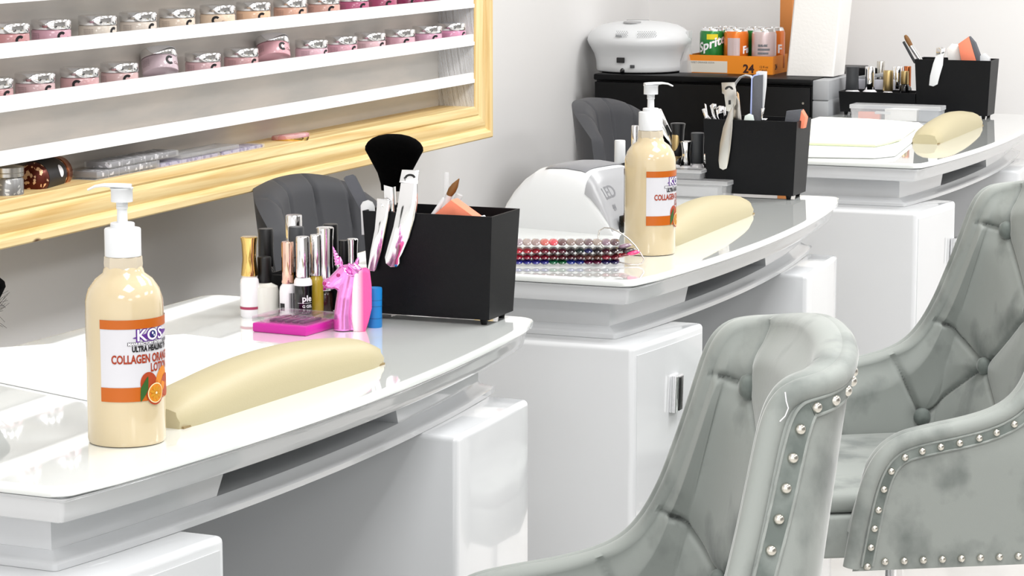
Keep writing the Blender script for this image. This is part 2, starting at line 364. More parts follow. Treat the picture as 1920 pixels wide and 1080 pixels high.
def jar_at(px, z):
    q = PX(px, 100, XJ); return Vector((XJ, q.y, z))
for i, (px, py, col, cd, nm) in enumerate(row2):
    left = i if i < 4 else i+1 if i < 6 else i+2
    make_jar('%s powder jar, %s from the left on the lower row' % (nm, ordn[left]), jar_at(px, JZ2), col, cd, 'nail powder jars, lower row')
for i, (px, py, col, cd, nm) in enumerate(row1):
    make_jar('%s powder jar, %s from the left on the upper row' % (nm, ordn[i]), jar_at(px, JZ1), col, cd, 'nail powder jars, upper row')
for px, col, lab in ((306, 'c9b4bc', 'greyish mauve powder jar leaning backwards on the lower row, left of the middle'), (519, 'dba5ae', 'pink powder jar leaning backwards on the lower row, right of the middle')):
    p = jar_at(px, JZ2+.013); p.x -= .006; make_jar(lab, p, col, 36, 'nail powder jars, lower row', tilt=-5)
# loose things on the bottom ledge
ZL = .834
p = jar_at(6, ZL); t = thing('glitter_jar', 'clear jar of silver flakes with a metal lid on the bottom ledge', 'jar', p, facing(p)); R = .026
g = G(); g.lathe([(R-.002, 0), (R, .002), (R, .036), (R-.003, .040)], 32); obj('body', g, M_silverflake, t)
g = G(); g.lathe([(R-.002, .040), (R+.001, .0405), (R+.001, .046), (R, .047), (R+.001, .0475), (R+.001, .055), (R-.002, .056)], 32); obj('lid', g, M_steel, t)
a, b = PX(62, 352, -2.262), PX(122, 338, -2.27); R = .0265
t = thing('foil_flake_jar', 'jar of copper foil flakes with a black label lying on its side', 'jar', (a.x, a.y, ZL+R+.001))
d = Vector((b.x-.012, b.y, 0))-Vector((a.x, a.y, 0)); M = along((0, 0, 0), d.normalized())
ln = .105
g = G(); g.lathe([(R*.5, -.012), (R*.85, -.008), (R, 0), (R, ln*.8), (R*.93, ln*.84)], 36, M); b_ = obj('body', g, M_copperflake, t)
g = G(); g.lathe([(R+.0004, ln*.04), (R+.0006, ln*.042), (R+.0006, ln*.74), (R+.0004, ln*.742)], 36, M); lb = obj('label', g, M_tblack, b_)
g = G(); g.lathe([(R*.9, ln*.84), (R*1.0, ln*.845), (R*1.0, ln*1.02), (R*.95, ln*1.04)], 36, M); obj('lid', g, mat('copper_lid', 'b0653a', .25, .9), t)
ax_ = d.normalized(); cdir = (EYE-Vector((a.x, a.y, ZL))).normalized(); qn = (cdir-ax_*cdir.dot(ax_)).normalized(); yn = qn.cross(ax_)
g = G(); R2 = R+.0011
st = lambda u, v: ax_*(ln*.54+u) + qn*(R2*math.cos(v/R2)) + yn*(R2*math.sin(v/R2))
cv = g.bm.verts.new(st(0, 0)); rim_ = [g.bm.verts.new(st(.0085*math.cos(2*PI*i/24), .0105*math.sin(2*PI*i/24))) for i in range(24)]
mid_ = [g.bm.verts.new(st(.0048*math.cos(2*PI*i/24), .006*math.sin(2*PI*i/24))) for i in range(24)]
for i in range(24):
    g.bm.faces.new((cv, mid_[i], mid_[(i+1) % 24])); g.bm.faces.new((mid_[i], rim_[i], rim_[(i+1) % 24], mid_[(i+1) % 24]))
obj('sticker', g, M_twhite, t)['label'] = 'small white oval sticker'
def gem_case(label, px0, px1, z, h, m, w=.05, grid=6):
    a, b = PX(px0, 300, -2.24), PX(px1, 300, -2.24); L = abs(b.y-a.y)
    t = thing('gem_case', label, 'case', (-2.255, (a.y+b.y)/2, z), 0, 'nail gem cases on the bottom ledge')
    g = G(); g.box((0, 0, h*.45+.001), (w-.006, L-.006, h*.8), .001); obj('gems', g, m, t)
    g = G(); g.box((0, 0, h/2), (w, L, h), .0015)
    for k in range(1, grid): g.box((w/2+.0003, -L/2+L*k/grid, h/2), (.0006, .0012, h))
    obj('shell', g, M_clearbox, t); return t
gem_case('clear case of silver nail gems at the bottom of the left stack', 168, 292, ZL, .013, M_gems)
gem_case('clear case of silver nail gems lying second in the left stack', 172, 290, ZL+.0135, .012, M_gems)
gem_case('clear case of grey nail gems on top of the left stack', 196, 326, ZL+.026, .011, M_gems)
gem_case('clear case of lilac nail gems right of the stack', 293, 404, ZL, .019, M_gemsp)
gem_case('clear case of pearl nail gems beside the pink compact', 408, 488, ZL, .019, M_gemsp)
gem_case('flat clear case lying on top of the lilac gem case', 330, 440, ZL+.0195, .007, M_clear)
p = Vector((-2.252, PX(548, 262, -2.25).y, ZL)); t = thing('pink_compact', 'round pale pink compact with a gold rim near the end of the ledge', 'compact', p)
t.rotation_euler = (0, math.radians(-6), 0)
g = G(); g.lathe([(.026, .0), (.034, .004), (.0355, .008), (.0355, .0105)], 40, Matrix.Translation((0, 0, .004))); obj('rim', g, M_gold, t)
g = G(); g.lathe([(.0355, .0145), (.0365, .016), (.036, .021), (.033, .0225)], 40); obj('lid', g, M_pinkfoil, t)
g = G(); g.box((.006, -.052, .0035), (.05, .05, .006), .002); tag(obj('pink_foil_card', g, M_pinkfoil), 'small pink foil card lying beside the pink compact', 'card').location = p
# ------------------------------------------------------------------ shared makers for what stands on the tables
def make_bottle(label, px, py, turn):
    """pump bottle; turn = angle of the label's left edge from the side that faces the camera"""
    q = P(px, py, TT); d = Vector((q.x, q.y, 0)).normalized(); R = .0405; p = q + d*R
    t = thing('lotion_bottle', label, 'bottle', (p.x, p.y, TT), facing(p), 'pump bottles of orange lotion')
    g = G(); g.lathe([(R-.006, 0), (R-.0012, .001), (R, .005), (R, .135), (R-.0005, .150), (R-.004, .161), (R-.011, .171), (R-.019, .177), (.0205, .181), (.0185, .184)], 56)
    b = obj('body', g, M_lotion, t)
    g = G(); g.lathe([(.0195, .181), (.0200, .186), (.0195, .194), (.0165, .196)], 8); obj('neck', g, M_clearneck, t, 20)['label'] = 'cloudy hexagonal neck'
    a0 = math.radians(turn); a1 = a0 + math.radians(283); z0, z1, e = .0485, .1335, .0004
    def band(za, zb, ee):
        gg = G(); n = 90; gg.grid(lambda u, v: ((R+ee)*math.sin(a0+(a1-a0)*u), -(R+ee)*math.cos(a0+(a1-a0)*u), za+(zb-za)*v), n, 1); return gg
    lb = obj('label', band(z0, z1, e), M_label, b, recalc=False); lb['label'] = 'white paper label'
    obj('orange_band', band(z0, z0+.0148, e*2), M_orange, lb, recalc=False); obj('orange_band', band(z1-.0095, z1, e*2), M_orange, lb, recalc=False)
    e2 = e*2.2
    A = lambda deg: a0 + math.radians(deg)
    g = G(); g.text('COLLAGEN ORANGE', .0122, onto_cyl(R, A(17.5), .0885, e2), .00040, .65); g.text('LOTION', .0122, onto_cyl(R, A(76), .0785, e2), .00040, .65)
    obj('red_lettering', g, M_tred, lb)
    g = G(); g.text('ULTRA HEALING TH', .0078, onto_cyl(R, A(47.5), .1005, e2), .0004, .68); obj('black_lettering', g, M_tblack, lb)
    g = G(); g.grid(lambda u, v: onto_cyl(R, A(41), .1068, e2)(u*.062, v*.0036), 24, 1); g.mi = 1
    g.text('MANUFACTORY INTERN', .0040, onto_cyl(R, A(42), .1072, e2+.0003), .0001, .95); obj('grey_strip', g, [M_tgrey, M_twhite], lb, recalc=False)
    # brand mark: purple swoosh, white letters edged purple, globe in the round letter
    g = G(); f = onto_cyl(R, A(49), .1112, e2)
    n = 30
    g.grid(lambda u, v: f(.062*u, .0035 + (v-.5)*.0075*math.sin(PI*min(1, u*1.15+.02))+.004*u), n, 2)
    g.mi = 0; g.text('KOS', .0168, onto_cyl(R, A(53.5), .1113, e2+.0001), .0012, 1.05)
    g.mi = 1; g.text('KOS', .0168, onto_cyl(R, A(54), .1115, e2+.0003), .0002, 1.05)
    g.mi = 2; cx = .0195
    fc = onto_cyl(R, A(54), .1175, e2+.0004)
    vs = [g.bm.verts.new(fc(cx+.0034*math.cos(i*PI/8), .0036*math.sin(i*PI/8))) for i in range(16)]; g.bm.faces.new(vs).material_index = 2
    g.mi = 1; fc = onto_cyl(R, A(54), .1175, e2+.0006)
    for ox, oy, r in ((-.0008, .001, .0011), (.0012, -.0014, .0008)):
        vs = [g.bm.verts.new(fc(cx+ox+r*math.cos(i*PI/5), oy+r*1.3*math.sin(i*PI/5))) for i in range(10)]; g.bm.faces.new(vs).material_index = 1
    obj('brand_mark', g, [M_purple, M_twhite, mat('print_navy', '1f2c6b', .5)], lb, recalc=False)
    # fruit picture
    ff = lambda ee: onto_cyl(R, A(57), .047, e2+ee)
    def blob(g, mi, cx, cy, rx, ry, rot, ee, pinch=0):
        g.mi = mi; c, s_ = math.cos(rot), math.sin(rot); pts = []
        for i in range(28):
            a = 2*PI*i/28; x, y = rx*math.cos(a), ry*math.sin(a)*(1-pinch*abs(math.cos(a))); pts.append(ff(ee)(cx+x*c-y*s_, cy+x*s_+y*c))
        ctr = ff(ee)(cx, cy); cv = g.bm.verts.new(ctr); v = [g.bm.verts.new(q_) for q_ in pts]
        for i in range(28): g.bm.faces.new((cv, v[i], v[(i+1) % 28])).material_index = mi
    g = G()
    blob(g, 0, .012, .018, .0105, .0135, .3, .0000); blob(g, 1, .030, .021, .0095, .0145, -.4, .0001); blob(g, 0, .040, .014, .012, .012, 0, .0002)
    blob(g, 3, .0055, .014, .0135, .0042, 1.25, .0004, .6); blob(g, 0, .0195, .0075, .0115, .0115, 0, .0005); blob(g, 2, .0195, .0085, .0105, .0105, 0, .0007); blob(g, 1, .0195, .0085, .0094, .0094, 0, .0009)
    for k in range(9):
        a = 2*PI*k/9; blob(g, 4, .0195+.0052*math.cos(a), .0085+.0052*math.sin(a), .0037, .0017, a, .0011, .5)
    blob(g, 2, .0195, .0085, .0013, .0013, 0, .0013)
    obj('fruit_picture', g, [mat('mango_red', 'a8401c', .5), mat('mango_orange', 'd9831f', .5), mat('orange_pith', 'f6e3b4', .5), mat('leaf_green', '2f5a22', .5), mat('orange_flesh', 'c98a1c', .5)], lb, recalc=False)
    # pump
    g = G(); g.lathe([(.0175, .1945), (.0188, .195), (.0188, .2225), (.0180, .2235), (.0135, .2240), (.0125, .2245), (.0125, .2285), (.0118, .2292), (.006, .2294)], 40); obj('collar', g, M_wplast, t)['label'] = 'white screw collar'
    g = G(); g.lathe([(.0055, .229), (.0052, .243), (.0060, .2435), (.0060, .246), (.0054, .2465), (.0060, .247), (.0060, .2505), (.0054, .251)], 24); obj('stem', g, M_wplast, t)['label'] = 'white pump stem'
    g = G(); g.lathe([(.0070, .2505), (.0112, .251), (.0112, .2635), (.012, .2642), (.012, .2655)], 32)
    sd = -1 if turn < -20 else 1
    pts = [(-.010*sd, 0, .2665), (-.004*sd, 0, .2668), (.006*sd, 0, .2675), (.018*sd, 0, .2682), (.027*sd, 0, .267), (.0345*sd, 0, .2635)]
    g.tube([Vector(q_) for q_ in pts], [.0105, .0115, .0105, .0075, .006, .005], 16, None, False, (.24, 1)); h = obj('pump_head', g, M_wplast, t, 50)
    h.rotation_euler = (0, 0, math.radians(-4 if sd < 0 else 10))
    return t
def make_cushion(label, a, b, w, h, h2=None):
    """arched armrest: a, b are the pixels of the near and far ends of its edge on the customer's side"""
    A, B = P(*a, TT), P(*b, TT); d = B-A; L = d.length; rz = math.atan2(d.y, d.x)-PI/2
    t = thing('armrest_cushion', label, 'armrest', (A.x, A.y, TT), rz, 'cream armrest cushions')
    g = G(); rs = []; n = 40
    for i in range(n+1):
        y = L*i/n; k = math.sin(PI*i/n); hh = h*(.60+.40*k**.9); e = min(1, i/3.0, (n-i)/3.0)**.6; ins = .006*(1-e)
        sec = [(0-ins, 0), (.001-ins, hh*.35), (-.003-ins, hh*.62), (-.010, hh*.84), (-.021, hh*.97), (-w/2, hh), (-w+.021, hh*.97), (-w+.010, hh*.84), (-w+.003+ins, hh*.62), (-w-.001+ins, hh*.35), (-w+ins, 0)]
        sc = .72+.28*e
        rs.append([(x, y, z*sc) for x, z in sec])
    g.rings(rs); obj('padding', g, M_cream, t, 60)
    g = G(); g.box((-w/2, L/2, .0012), (w-.004, L-.006, .0024)); obj('base_board', g, mat('cushion_base', '8d7a55', .7), t)
    return t
def make_organizer(label, corner, wt, wl, dp, h, hl):
    """black desk organizer: tall bin at the right, low tray at its left; corner = front right foot"""
    t = thing('desk_organizer', label, 'organizer', corner, 0, 'black desk organizers')
    def bin_(g, x0, x1, z0, z1, fl, th=.0025):
        def rect(z, o, i=0): return [(x0-o+i, -o+i, z), (x1+o-i, -o+i, z), (x1+o-i, dp+o-i, z), (x0-o+i, dp+o-i, z)]
        g.rings([rect(z0, 0), rect(z1, fl), rect(z1, fl, th), rect(z0+th, 0, th)])
    g = G(); bin_(g, -wt, 0, .008, h, .007); obj('tall_bin', g, M_black, t, 20)
    g = G(); bin_(g, -wt-wl, -wt-.008, .008, hl, .004); obj('low_tray', g, M_black, t, 20)
    for x, y in ((-.012, .012), (-.012, dp-.012), (-wt-wl+.012, .012), (-wt-wl+.012, dp-.012)):
        g = G(); g.lathe([(.004, 0), (.006, .009)], 12, Matrix.Translation((x, y, 0))); obj('foot', g, M_black, t)
    return t
def make_polish(label, px, yb, z, bw, ysh, cw, yc, mb, mc, cat='bottle', flare=0, shoulder=None, name='polish_bottle', back=0, mid=None, square=False):
    """small bottle by pixels: centre, base row, body width, shoulder row, cap width, cap top row"""
    q = P(px, yb, z); s = mpp(q); d = Vector((q.x, q.y, 0)).normalized(); R = bw*s/2; p = q+d*(R+back)
    t = thing(name, label, cat, (p.x, p.y, z), facing(p), None)
    H = (yb-ysh)*s*1.02; rc = cw*s/2; HC = (yb-yc)*s*1.03
    g = G()
    if H > .004:
        g.lathe([(R*.88, 0), (R, .0025), (R, H-.010 if H > .018 else H*.7), (R*.93, H-.004 if H > .018 else H*.85), (min(R*.7, rc), H), (rc*.8, H+.002)], 32 if not square else 4, Matrix.Rotation(PI/4, 4, 'Z') if square else None); b = obj('body', g, mb, t)
    else: b = None
    n = 32
    pr = [(rc*.97, H+.001), (rc, H+.002)]
    if flare: pr += [(rc*(1-flare), H+(HC-H)*.45), (rc*(1-flare*.6), H+(HC-H)*.8), (rc*1.02, HC-.001)]
    else: pr += [(rc*.97, HC-.0015)]
    pr += [(rc*.9, HC)]
    g = G(); g.lathe(pr, n); obj('cap', g, mc, t, 35)
    return t, b, R, H
def slab(pix, Y, th, z=None, bev=0):
    """outline given in photo pixels, stood up in the plane Y with a true thickness; returns builder and origin"""
    q = [PY(x, y, Y) for x, y in pix]; c = sum(q, Vector())/len(q); g = G()
    g.prism([(v.x-c.x, v.z-c.z) for v in q], -th/2, th/2, None, bev)
    bmesh.ops.transform(g.bm, matrix=Matrix(((1, 0, 0, 0), (0, 0, 1, 0), (0, 1, 0, 0), (0, 0, 0, 1))), verts=g.bm.verts)
    return g, c
def slab_thing(name, label, cat, pix, Y, th, m, group=None, bev=.0006):
    g, c = slab(pix, Y, th, None, bev); o = obj(name, g, m); o.location = (c.x, Y, c.z); tag(o, label, cat, group); return o
def slab_part(name, parent, pix, Y, th, m, bev=.0004):
    g, c = slab(pix, Y, th, None, bev); o = obj(name, g, m, parent); o.location = Vector((c.x, Y, c.z))-parent.location; return o
def make_trimmer(label, lever, head, Y, Yh, slotpx, parent_group, extra=None):
    """lever nail clipper hooked over a bin edge: lever outline and square head outline in pixels"""
    c = sum((PY(x, y, Y) for x, y in lever), Vector())/len(lever)
    t = thing('nail_clipper', label, 'nail clipper', c, 0, parent_group)
    slab_part('lever', t, lever, Y, .004, M_steel if extra == 'satin' else M_chrome, .0016)
    slab_part('head', t, head, Yh, .0022, M_steel if extra == 'satin' else M_chrome, .0005)
    if slotpx: slab_part('slot', t, slotpx, Yh-.0012, .001, M_gblack, 0)
    return t
def rod(name, label, cat, a, b, Y0, Y1, r, m, group=None):
    p0, p1 = PY(a[0], a[1], Y0), PY(b[0], b[1], Y1); g = G(); L = (p1-p0).length
    g.lathe([(r*.8, 0), (r, .001), (r, L-.001), (r*.8, L)], 14, along((0, 0, 0), p1-p0)); o = obj(name, g, m); o.location = p0; tag(o, label, cat, group); return o

# ------------------------------------------------------------------ first table
make_bottle('nearest pump bottle of orange lotion, on the foreground table', 239, 841, -38)
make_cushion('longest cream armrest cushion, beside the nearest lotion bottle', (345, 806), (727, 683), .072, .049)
tw = [P(x, y, TT) for x, y in ((346, 630), (545, 655), (470, 720), (300, 780), (162, 752), (-90, 700), (-60, 660))]
c = sum(tw, Vector())/len(tw); g = G(); g.prism([(v.x-c.x, v.y-c.y) for v in tw], .0003, .0028, None, .0008)
tag(obj('paper_towel', g, M_towel), 'flat white paper towel spread on the foreground table', 'paper towel').location = (c.x, c.y, TT)
B1 = P(917, 612, TT); B1.z = TT; YF1 = B1.y
make_organizer('black organizer on the foreground table holding the powder brush and clippers', B1, .172, .15, .085, .146, .052)
TZ = TT+.0110
zt_ = TZ
pb = 'polish bottles on the foreground table'
def P1(*a, **k):
    r = make_polish(*a, **k); r[0]['group'] = pb; return r
M_bwhite = mat('bottle_white', 'f3f1f4', .15, coat=.5); M_jelly = mat('jelly_white_polish', 'e9e8e0', .1, coat=.6, alpha=.92); M_bblack = mat('bottle_black', '0d0d0f', .15, coat=.5)
M_olive = mat('olive_gold_polish', 'b59a2e', .2, coat=.5); M_dbrown = mat('dark_brown_polish', '2b1712', .15, coat=.5); M_blue = mat('blue_plastic', '1779bf', .35); M_capblack = mat('cap_black', '0c0c0e', .35)
t, b, R, H = P1('white polish bottle with a gold flared cap, leftmost of the bottles', 469, 597, TT, 36, 521, 32, 449, M_bwhite, M_gold, flare=.2)
g = G(); g.lathe([(R+.0003, .0115), (R+.0004, .012), (R+.0004, .0145), (R+.0003, .015)], 32, cap=False); obj('stripe', g, mat('print_crimson', 'a83a5c', .4), b)['label'] = 'dark pink stripe'
P1('pearly white polish bottle with a black cap standing behind the pink case', 497, 596, TT, 53, 535, 27, 487, M_jelly, M_capblack)
t, b, R, H = P1('white polish bottle with a rose gold cap and barcode', 541, 600, TT, 33, 535, 24, 458, M_bwhite, M_rose)
g = G(); 
for k in range(9): g.grid(lambda u, v: onto_cyl(R, .1, .010)(.0012*k+u*(.0004+.0003*(k % 3)), v*.026), 1, 1)
obj('barcode', g, M_tblack, b, recalc=False)
g = G(); g.grid(lambda u, v: onto_cyl(R, -1.1, .012)(u*.008, v*.010), 4, 1); obj('black_patch', g, M_tblack, b, recalc=False)
t, b, R, H = P1('black gel polish bottle with a silver cap and white shoulder', 569, 603, TT, 35, 524, 26, 449, M_bblack, M_chrome)
g = G(); g.lathe([(R*.985, H-.0098), (R*1.002, H-.0095), (R*.955, H-.0032), (rcx := R*.75, H+.0006)], 32, cap=False); obj('shoulder', g, M_bwhite, b)['label'] = 'white shoulder'
g = G(); g.text('ple', .0115, onto_cyl(R, -.12, .027), .0003); g.text('G GEL', .0052, onto_cyl(R, -.10, .0185), .0001)
g.grid(lambda u, v: onto_cyl(R, -.6, .0245)(u*.020, v*.0004), 8, 1); obj('lettering', g, M_twhite, b, recalc=False)
P1('olive gold polish bottle with a silver cap, just right of the black gel bottle', 594, 598, TT, 27, 520, 23, 445, M_olive, M_chrome)
P1('dark brown polish bottle with a wide silver cap, behind the unicorn brush', 611, 597, TT, 28, 548, 33, 432, M_dbrown, M_chrome, flare=.12, back=.004)
P1('polish bottle with a tall black cap, back left of the tray', 500, 566, TZ, 30, 504, 29, 434, M_bblack, M_capblack, back=.004)
P1('polish bottle with a tall chrome cap rising above a grey cap', 553, 566, TZ, 34, 490, 32, 414, M_bblack, M_chrome, back=.034)
P1('polish bottle with a dark grey cap in front of the tall chrome cap', 557, 569, TZ, 32, 484, 30, 430, M_bblack, M_dgrey)
P1('polish bottle with a tall black cap behind the wide silver cap', 621, 572, TZ, 28, 500, 29, 427, M_bblack, M_capblack, back=.012)
P1('polish bottle with a plain black cap between unicorn and organizer', 646, 574, TZ, 26, 512, 20, 457, M_bblack, M_capblack, back=.012)
P1('polish bottle with a slim chrome cap right behind the unicorn mane', 662, 575, TZ, 24, 508, 21, 452, M_bblack, M_chrome, flare=.12, back=.002)
q = P(698, 615, TT); s = mpp(q); t = thing('blue_bottle', 'small bright blue plastic bottle in front of the black organizer', 'bottle', (q.x, q.y+.008, TT), facing(q))
g = G(); R = .0098; g.lathe([(R*.95, 0), (R, .002), (R*.98, .025), (R*1.03, .050), (R*.98, .0525)], 32); b = obj('body', g, M_blue, t)
g = G(); 
for z in (.012, .028, .036): g.lathe([(R*1.003, z), (R*1.02, z+.0005), (R*1.003, z+.001)], 32, cap=False)
obj('ridge', g, mat('blue_dark', '0f5c96', .4), b)
# pink case with a clear lid
q0, q1, q2 = P(473, 622, TT), P(574, 631, TT), P(617, 615, TT)
ax = (q1-q0).normalized(); L = (q1-q0).length; W = .075
t = thing('pink_case', 'flat magenta case with a clear lid in front of the polish bottles', 'case', q0, math.atan2(ax.y, ax.x))
g = G(); g.box((L/2, W/2, .006), (L, W, .012), .002); obj('tray', g, mat('magenta_plastic', 'c8249b', .3), t)
g = G(); g.box((L/2, W/2, .0175), (L+.001, W+.001, .008), .0015); obj('lid', g, M_clear, t)['label'] = 'clear hinged lid'
for k in range(5):
    g = G(); g.box((L*(.22+.14*k), W*.55, .0135), (.007, W*.6, .003), .001); obj('nail_bit', g, mat('dark_plum', '5e1750', .3), t)
# unicorn brush
q = P(657, 622, TT); Uy = q.y; s = mpp(q); t = thing('unicorn_brush', 'metallic pink unicorn head manicure brush with pink and white bristles', 'brush', (q.x, q.y+.012, TT), facing(q))
M_pinkchrome = mat('metallic_pink', 'ec8fd9', .16, .75, coat=.5)
def up(px, py): return Vector(((px-657)*s, 0, (622-py)*s*1.02))
g = G()
g.tube([up(636, 621), up(636, 590), up(640, 560), up(646, 535), up(650, 515)], [.0125, .0118, .0112, .0125, .0135], 20)
g.ball(up(644, 518), (.0135, .0105, .0135)); g.tube([up(645, 512), up(632, 522), up(617, 533), up(610, 537)], [.0125, .0105, .0085, .0068], 18)
g.ball(up(609, 534), (.0078, .0078, .0072)); g.ball(up(640, 540), (.0085, .009, .0085)); g.ball(up(628, 541), (.0055, .0065, .004))
g.tube([up(652, 500), up(660, 510), up(661, 530), up(655, 560), up(657, 600), up(655, 621)], [.006, .009, .009, .008, .008, .008], 14)
hd = obj('handle', g, M_pinkchrome, t, 60)
rm = hd.modifiers.new('r', 'REMESH'); rm.mode = 'VOXEL'; rm.voxel_size = .0012; rm.use_smooth_shade = True
sm = hd.modifiers.new('s', 'SMOOTH'); sm.iterations = 4; sm.factor = .5
g = G(); n = 24
hp0, hp1 = up(629, 498), up(618, 465); pts = [hp0.lerp(hp1, i/n) for i in range(n+1)]
g.tube(pts, [(.0052*(1-i/n*.92))*(1+.10*(1 if i % 4 < 2 else -1)) for i in range(n+1)], 14); obj('horn', g, M_pinkchrome, t, 60)['label'] = 'spiral horn'
for dx, yy in ((-8, -.004), (22, .004)):
    g = G(); a, b_ = up(641+dx*.9, 503), up(641+dx*1.15, 484 if dx < 0 else 486); g.tube([a, a.lerp(b_, .35), a.lerp(b_, .7), b_], [.0025, .0048, .0035, .0006], 12, None, False, (.6, 1)); e = obj('ear', g, M_pinkchrome, t, 60); e.location = (0, yy, 0)
for px_, py_, nm in ((628, 517, 'eye'), (602, 533, 'nostril')):
    g = G(); g.ball(up(px_, py_)+Vector((0, -.0100 if nm == 'eye' else -.0068, 0)), (.0026, .0012, .0026)); obj(nm, g, mat('dark_pink_gloss', 'a52a6d', .15, .3), t)
g = G()
for k in range(6): g.tube([up(648, 498)+Vector((0, -.004-.0015*k, 0)), up(656+k*2, 500+k*3)+Vector((0, -.009, 0)), up(655+k, 514+k*5)+Vector((0, -.010, 0))], [.002, .003, .001], 8)
obj('mane', g, M_pinkchrome, t, 60)
def bristle_mat():
    m = bpy.data.materials.new('pink_bristles'); m.use_nodes = True; nt = m.node_tree; b = nt.nodes['Principled BSDF']; tc = nt.nodes.new('ShaderNodeTexCoord')
    sx = nt.nodes.new('ShaderNodeSeparateXYZ'); cr = nt.nodes.new('ShaderNodeValToRGB'); cr.color_ramp.elements[0].position = .22; cr.color_ramp.elements[0].color = lin('fbe7ea'); cr.color_ramp.elements[1].position = .6; cr.color_ramp.elements[1].color = lin('f0559b')
    nt.links.new(tc.outputs['Generated'], sx.inputs[0]); nt.links.new(sx.outputs[0], cr.inputs[0]); nt.links.new(cr.outputs[0], b.inputs['Base Color']); b.inputs['Roughness'].default_value = .8
    n = nt.nodes.new('ShaderNodeTexNoise'); n.inputs['Scale'].default_value = 900; bu = nt.nodes.new('ShaderNodeBump'); bu.inputs['Strength'].default_value = .5; bu.inputs['Distance'].default_value = .001
    nt.links.new(tc.outputs['Object'], n.inputs['Vector']); nt.links.new(n.outputs[0], bu.inputs['Height']); nt.links.new(bu.outputs[0], b.inputs['Normal']); return m
g = G(); out = [(655, 624), (652, 600), (653, 560), (655, 520), (660, 512), (680, 509), (687, 514), (690, 540), (690, 580), (684, 605), (677, 625)]
pl = [up(x, y) for x, y in out]; g.prism([(v.x, v.z) for v in pl], -.014, .014, Matrix(((1, 0, 0, 0), (0, 0, 1, .002), (0, 1, 0, .001), (0, 0, 0, 1))), .003, 3)
obj('bristles', g, bristle_mat(), t, 50)['label'] = 'bristles fading from white to hot pink'
# tools in the first organizer
tg1 = 'tools in the foreground organizer'
Yi = YF1+.035; Yo = YF1-.0098
t = thing('powder_brush', 'big fluffy black powder brush standing in the foreground organizer', 'brush', PY(738, 470, Yi), 0, tg1); o0 = t.location
s = mpp(o0)
def lb_(x, y): v = PY(x, y, Yi)-o0; return v
g = G(); c0 = lb_(741, 357).z; ks = [(26, 357), (27, 345), (33, 325), (42, 309), (51, 293), (57.5, 282), (57, 275), (52, 267), (43, 260), (31, 255), (17, 252), (0, 251)]
cx = lb_(739, 300).x
g.lathe([(r*s, (lb_(739, y)).z) for r, y in ks], 40, Matrix.Translation((cx, 0, 0)), True, 1, .62); obj('bristle_head', g, M_bristle, t, 60)
g = G(); g.lathe([(24*s*k, z) for k, z in ((.82, lb_(0, 470).z), (.86, lb_(0, 420).z), (1, lb_(0, 360).z), (1.02, lb_(0, 355).z))], 32, Matrix.Translation((cx, 0, 0)), True, 1, .7); obj('ferrule', g, M_chrome, t)['label'] = 'chrome ferrule'
t = make_trimmer('small lever nail clipper hanging at the left of the organizer front', [(729, 374), (732, 379), (728, 410), (716, 470), (706, 505), (703, 509), (693, 508), (690, 503), (695, 470), (703, 430), (707, 385), (709, 374)], [(707, 372), (729, 373), (730, 384), (707, 384)], Yo, Yo, None, tg1)
hk_ = PY(714, 400, Yo); g = G(); g.box((hk_.x-t.location.x, .012, TT+.1478-t.location.z), (.007, .026, .0025), .0006); obj('hook', g, M_chrome, t)
slab_part('rivet', t, [(713+4*math.cos(a*.7), 386+4*math.sin(a*.7)) for a in range(9)], Yo-.003, .003, M_chrome, 0)
t = make_trimmer('large lever nail clipper with a square slotted head on the organizer front', [(752, 342), (783, 343), (783, 380), (778, 410), (768, 445), (755, 475), (750, 484), (750, 494), (745, 501), (733, 501), (724, 494), (722, 482), (728, 460), (738, 425), (745, 390)], [(754, 318), (786, 319), (784, 345), (749, 342)], Yo, Yo-.001, [(757, 332)]+[(769+10*math.cos(math.radians(a)), 333+7*math.sin(math.radians(a))) for a in range(190, 351, 20)]+[(780, 332)]+[(769+7*math.cos(math.radians(a)), 335+5*math.sin(math.radians(a))) for a in range(350, 189, -20)], tg1, None)
slab_part('lower_jaw', t, [(722, 345), (740, 350), (742, 405), (732, 410), (724, 400)], Yo+.012, .012, M_chrome, .002)
slab_thing('nail_file', 'dark nail file with white edges leaning in the left of the organizer', 'nail file', [(645, 335), (649, 330), (661, 327), (666, 330), (698, 392), (705, 425), (690, 430), (680, 400)], Yi-.01, .004, M_grit, tg1)
slab_thing('nail_file', 'white round-ended nail file at the left of the organizer', 'nail file', [(677, 385), (681, 378), (690, 375), (698, 379), (702, 387), (704, 440), (679, 440)], Yi-.025, .004, M_wplast, tg1)
rod('cuticle_stick', 'clear plastic stick standing upright in the foreground organizer', 'stick', (837, 323), (834, 470), Yi+.01, Yi+.01, .0036, M_clearbox, tg1)
rod('cuticle_stick', 'white stick leaning to the left below the clear stick', 'stick', (834, 372), (780, 450), Yi, Yi-.01, .0034, M_wplast, tg1)
t = thing('nail_art_brush', 'thin brush with brown pointed hair behind the coral buffer', 'brush', PY(845, 368, Yi), 0, tg1)
a, b = PY(842, 366, Yi)-t.location, PY(861, 335, Yi)-t.location; L = (b-a).length
g = G(); g.lathe([(.0042, 0), (.0055, L*.3), (.0045, L*.6), (.0006, L)], 16, along(a, b)); obj('hair', g, M_brownhair, t, 60)
c = PY(815, 440, Yi)-t.location; g = G(); g.lathe([(.0035, 0), (.0048, (a-c).length)], 14, along(c, a)); obj('handle', g, M_wplast, t)
rod('clear_rod', 'short clear rod with ridged end behind the coral buffer', 'stick', (862, 364), (835, 425), Yi+.02, Yi+.015, .005, M_clearbox, tg1)
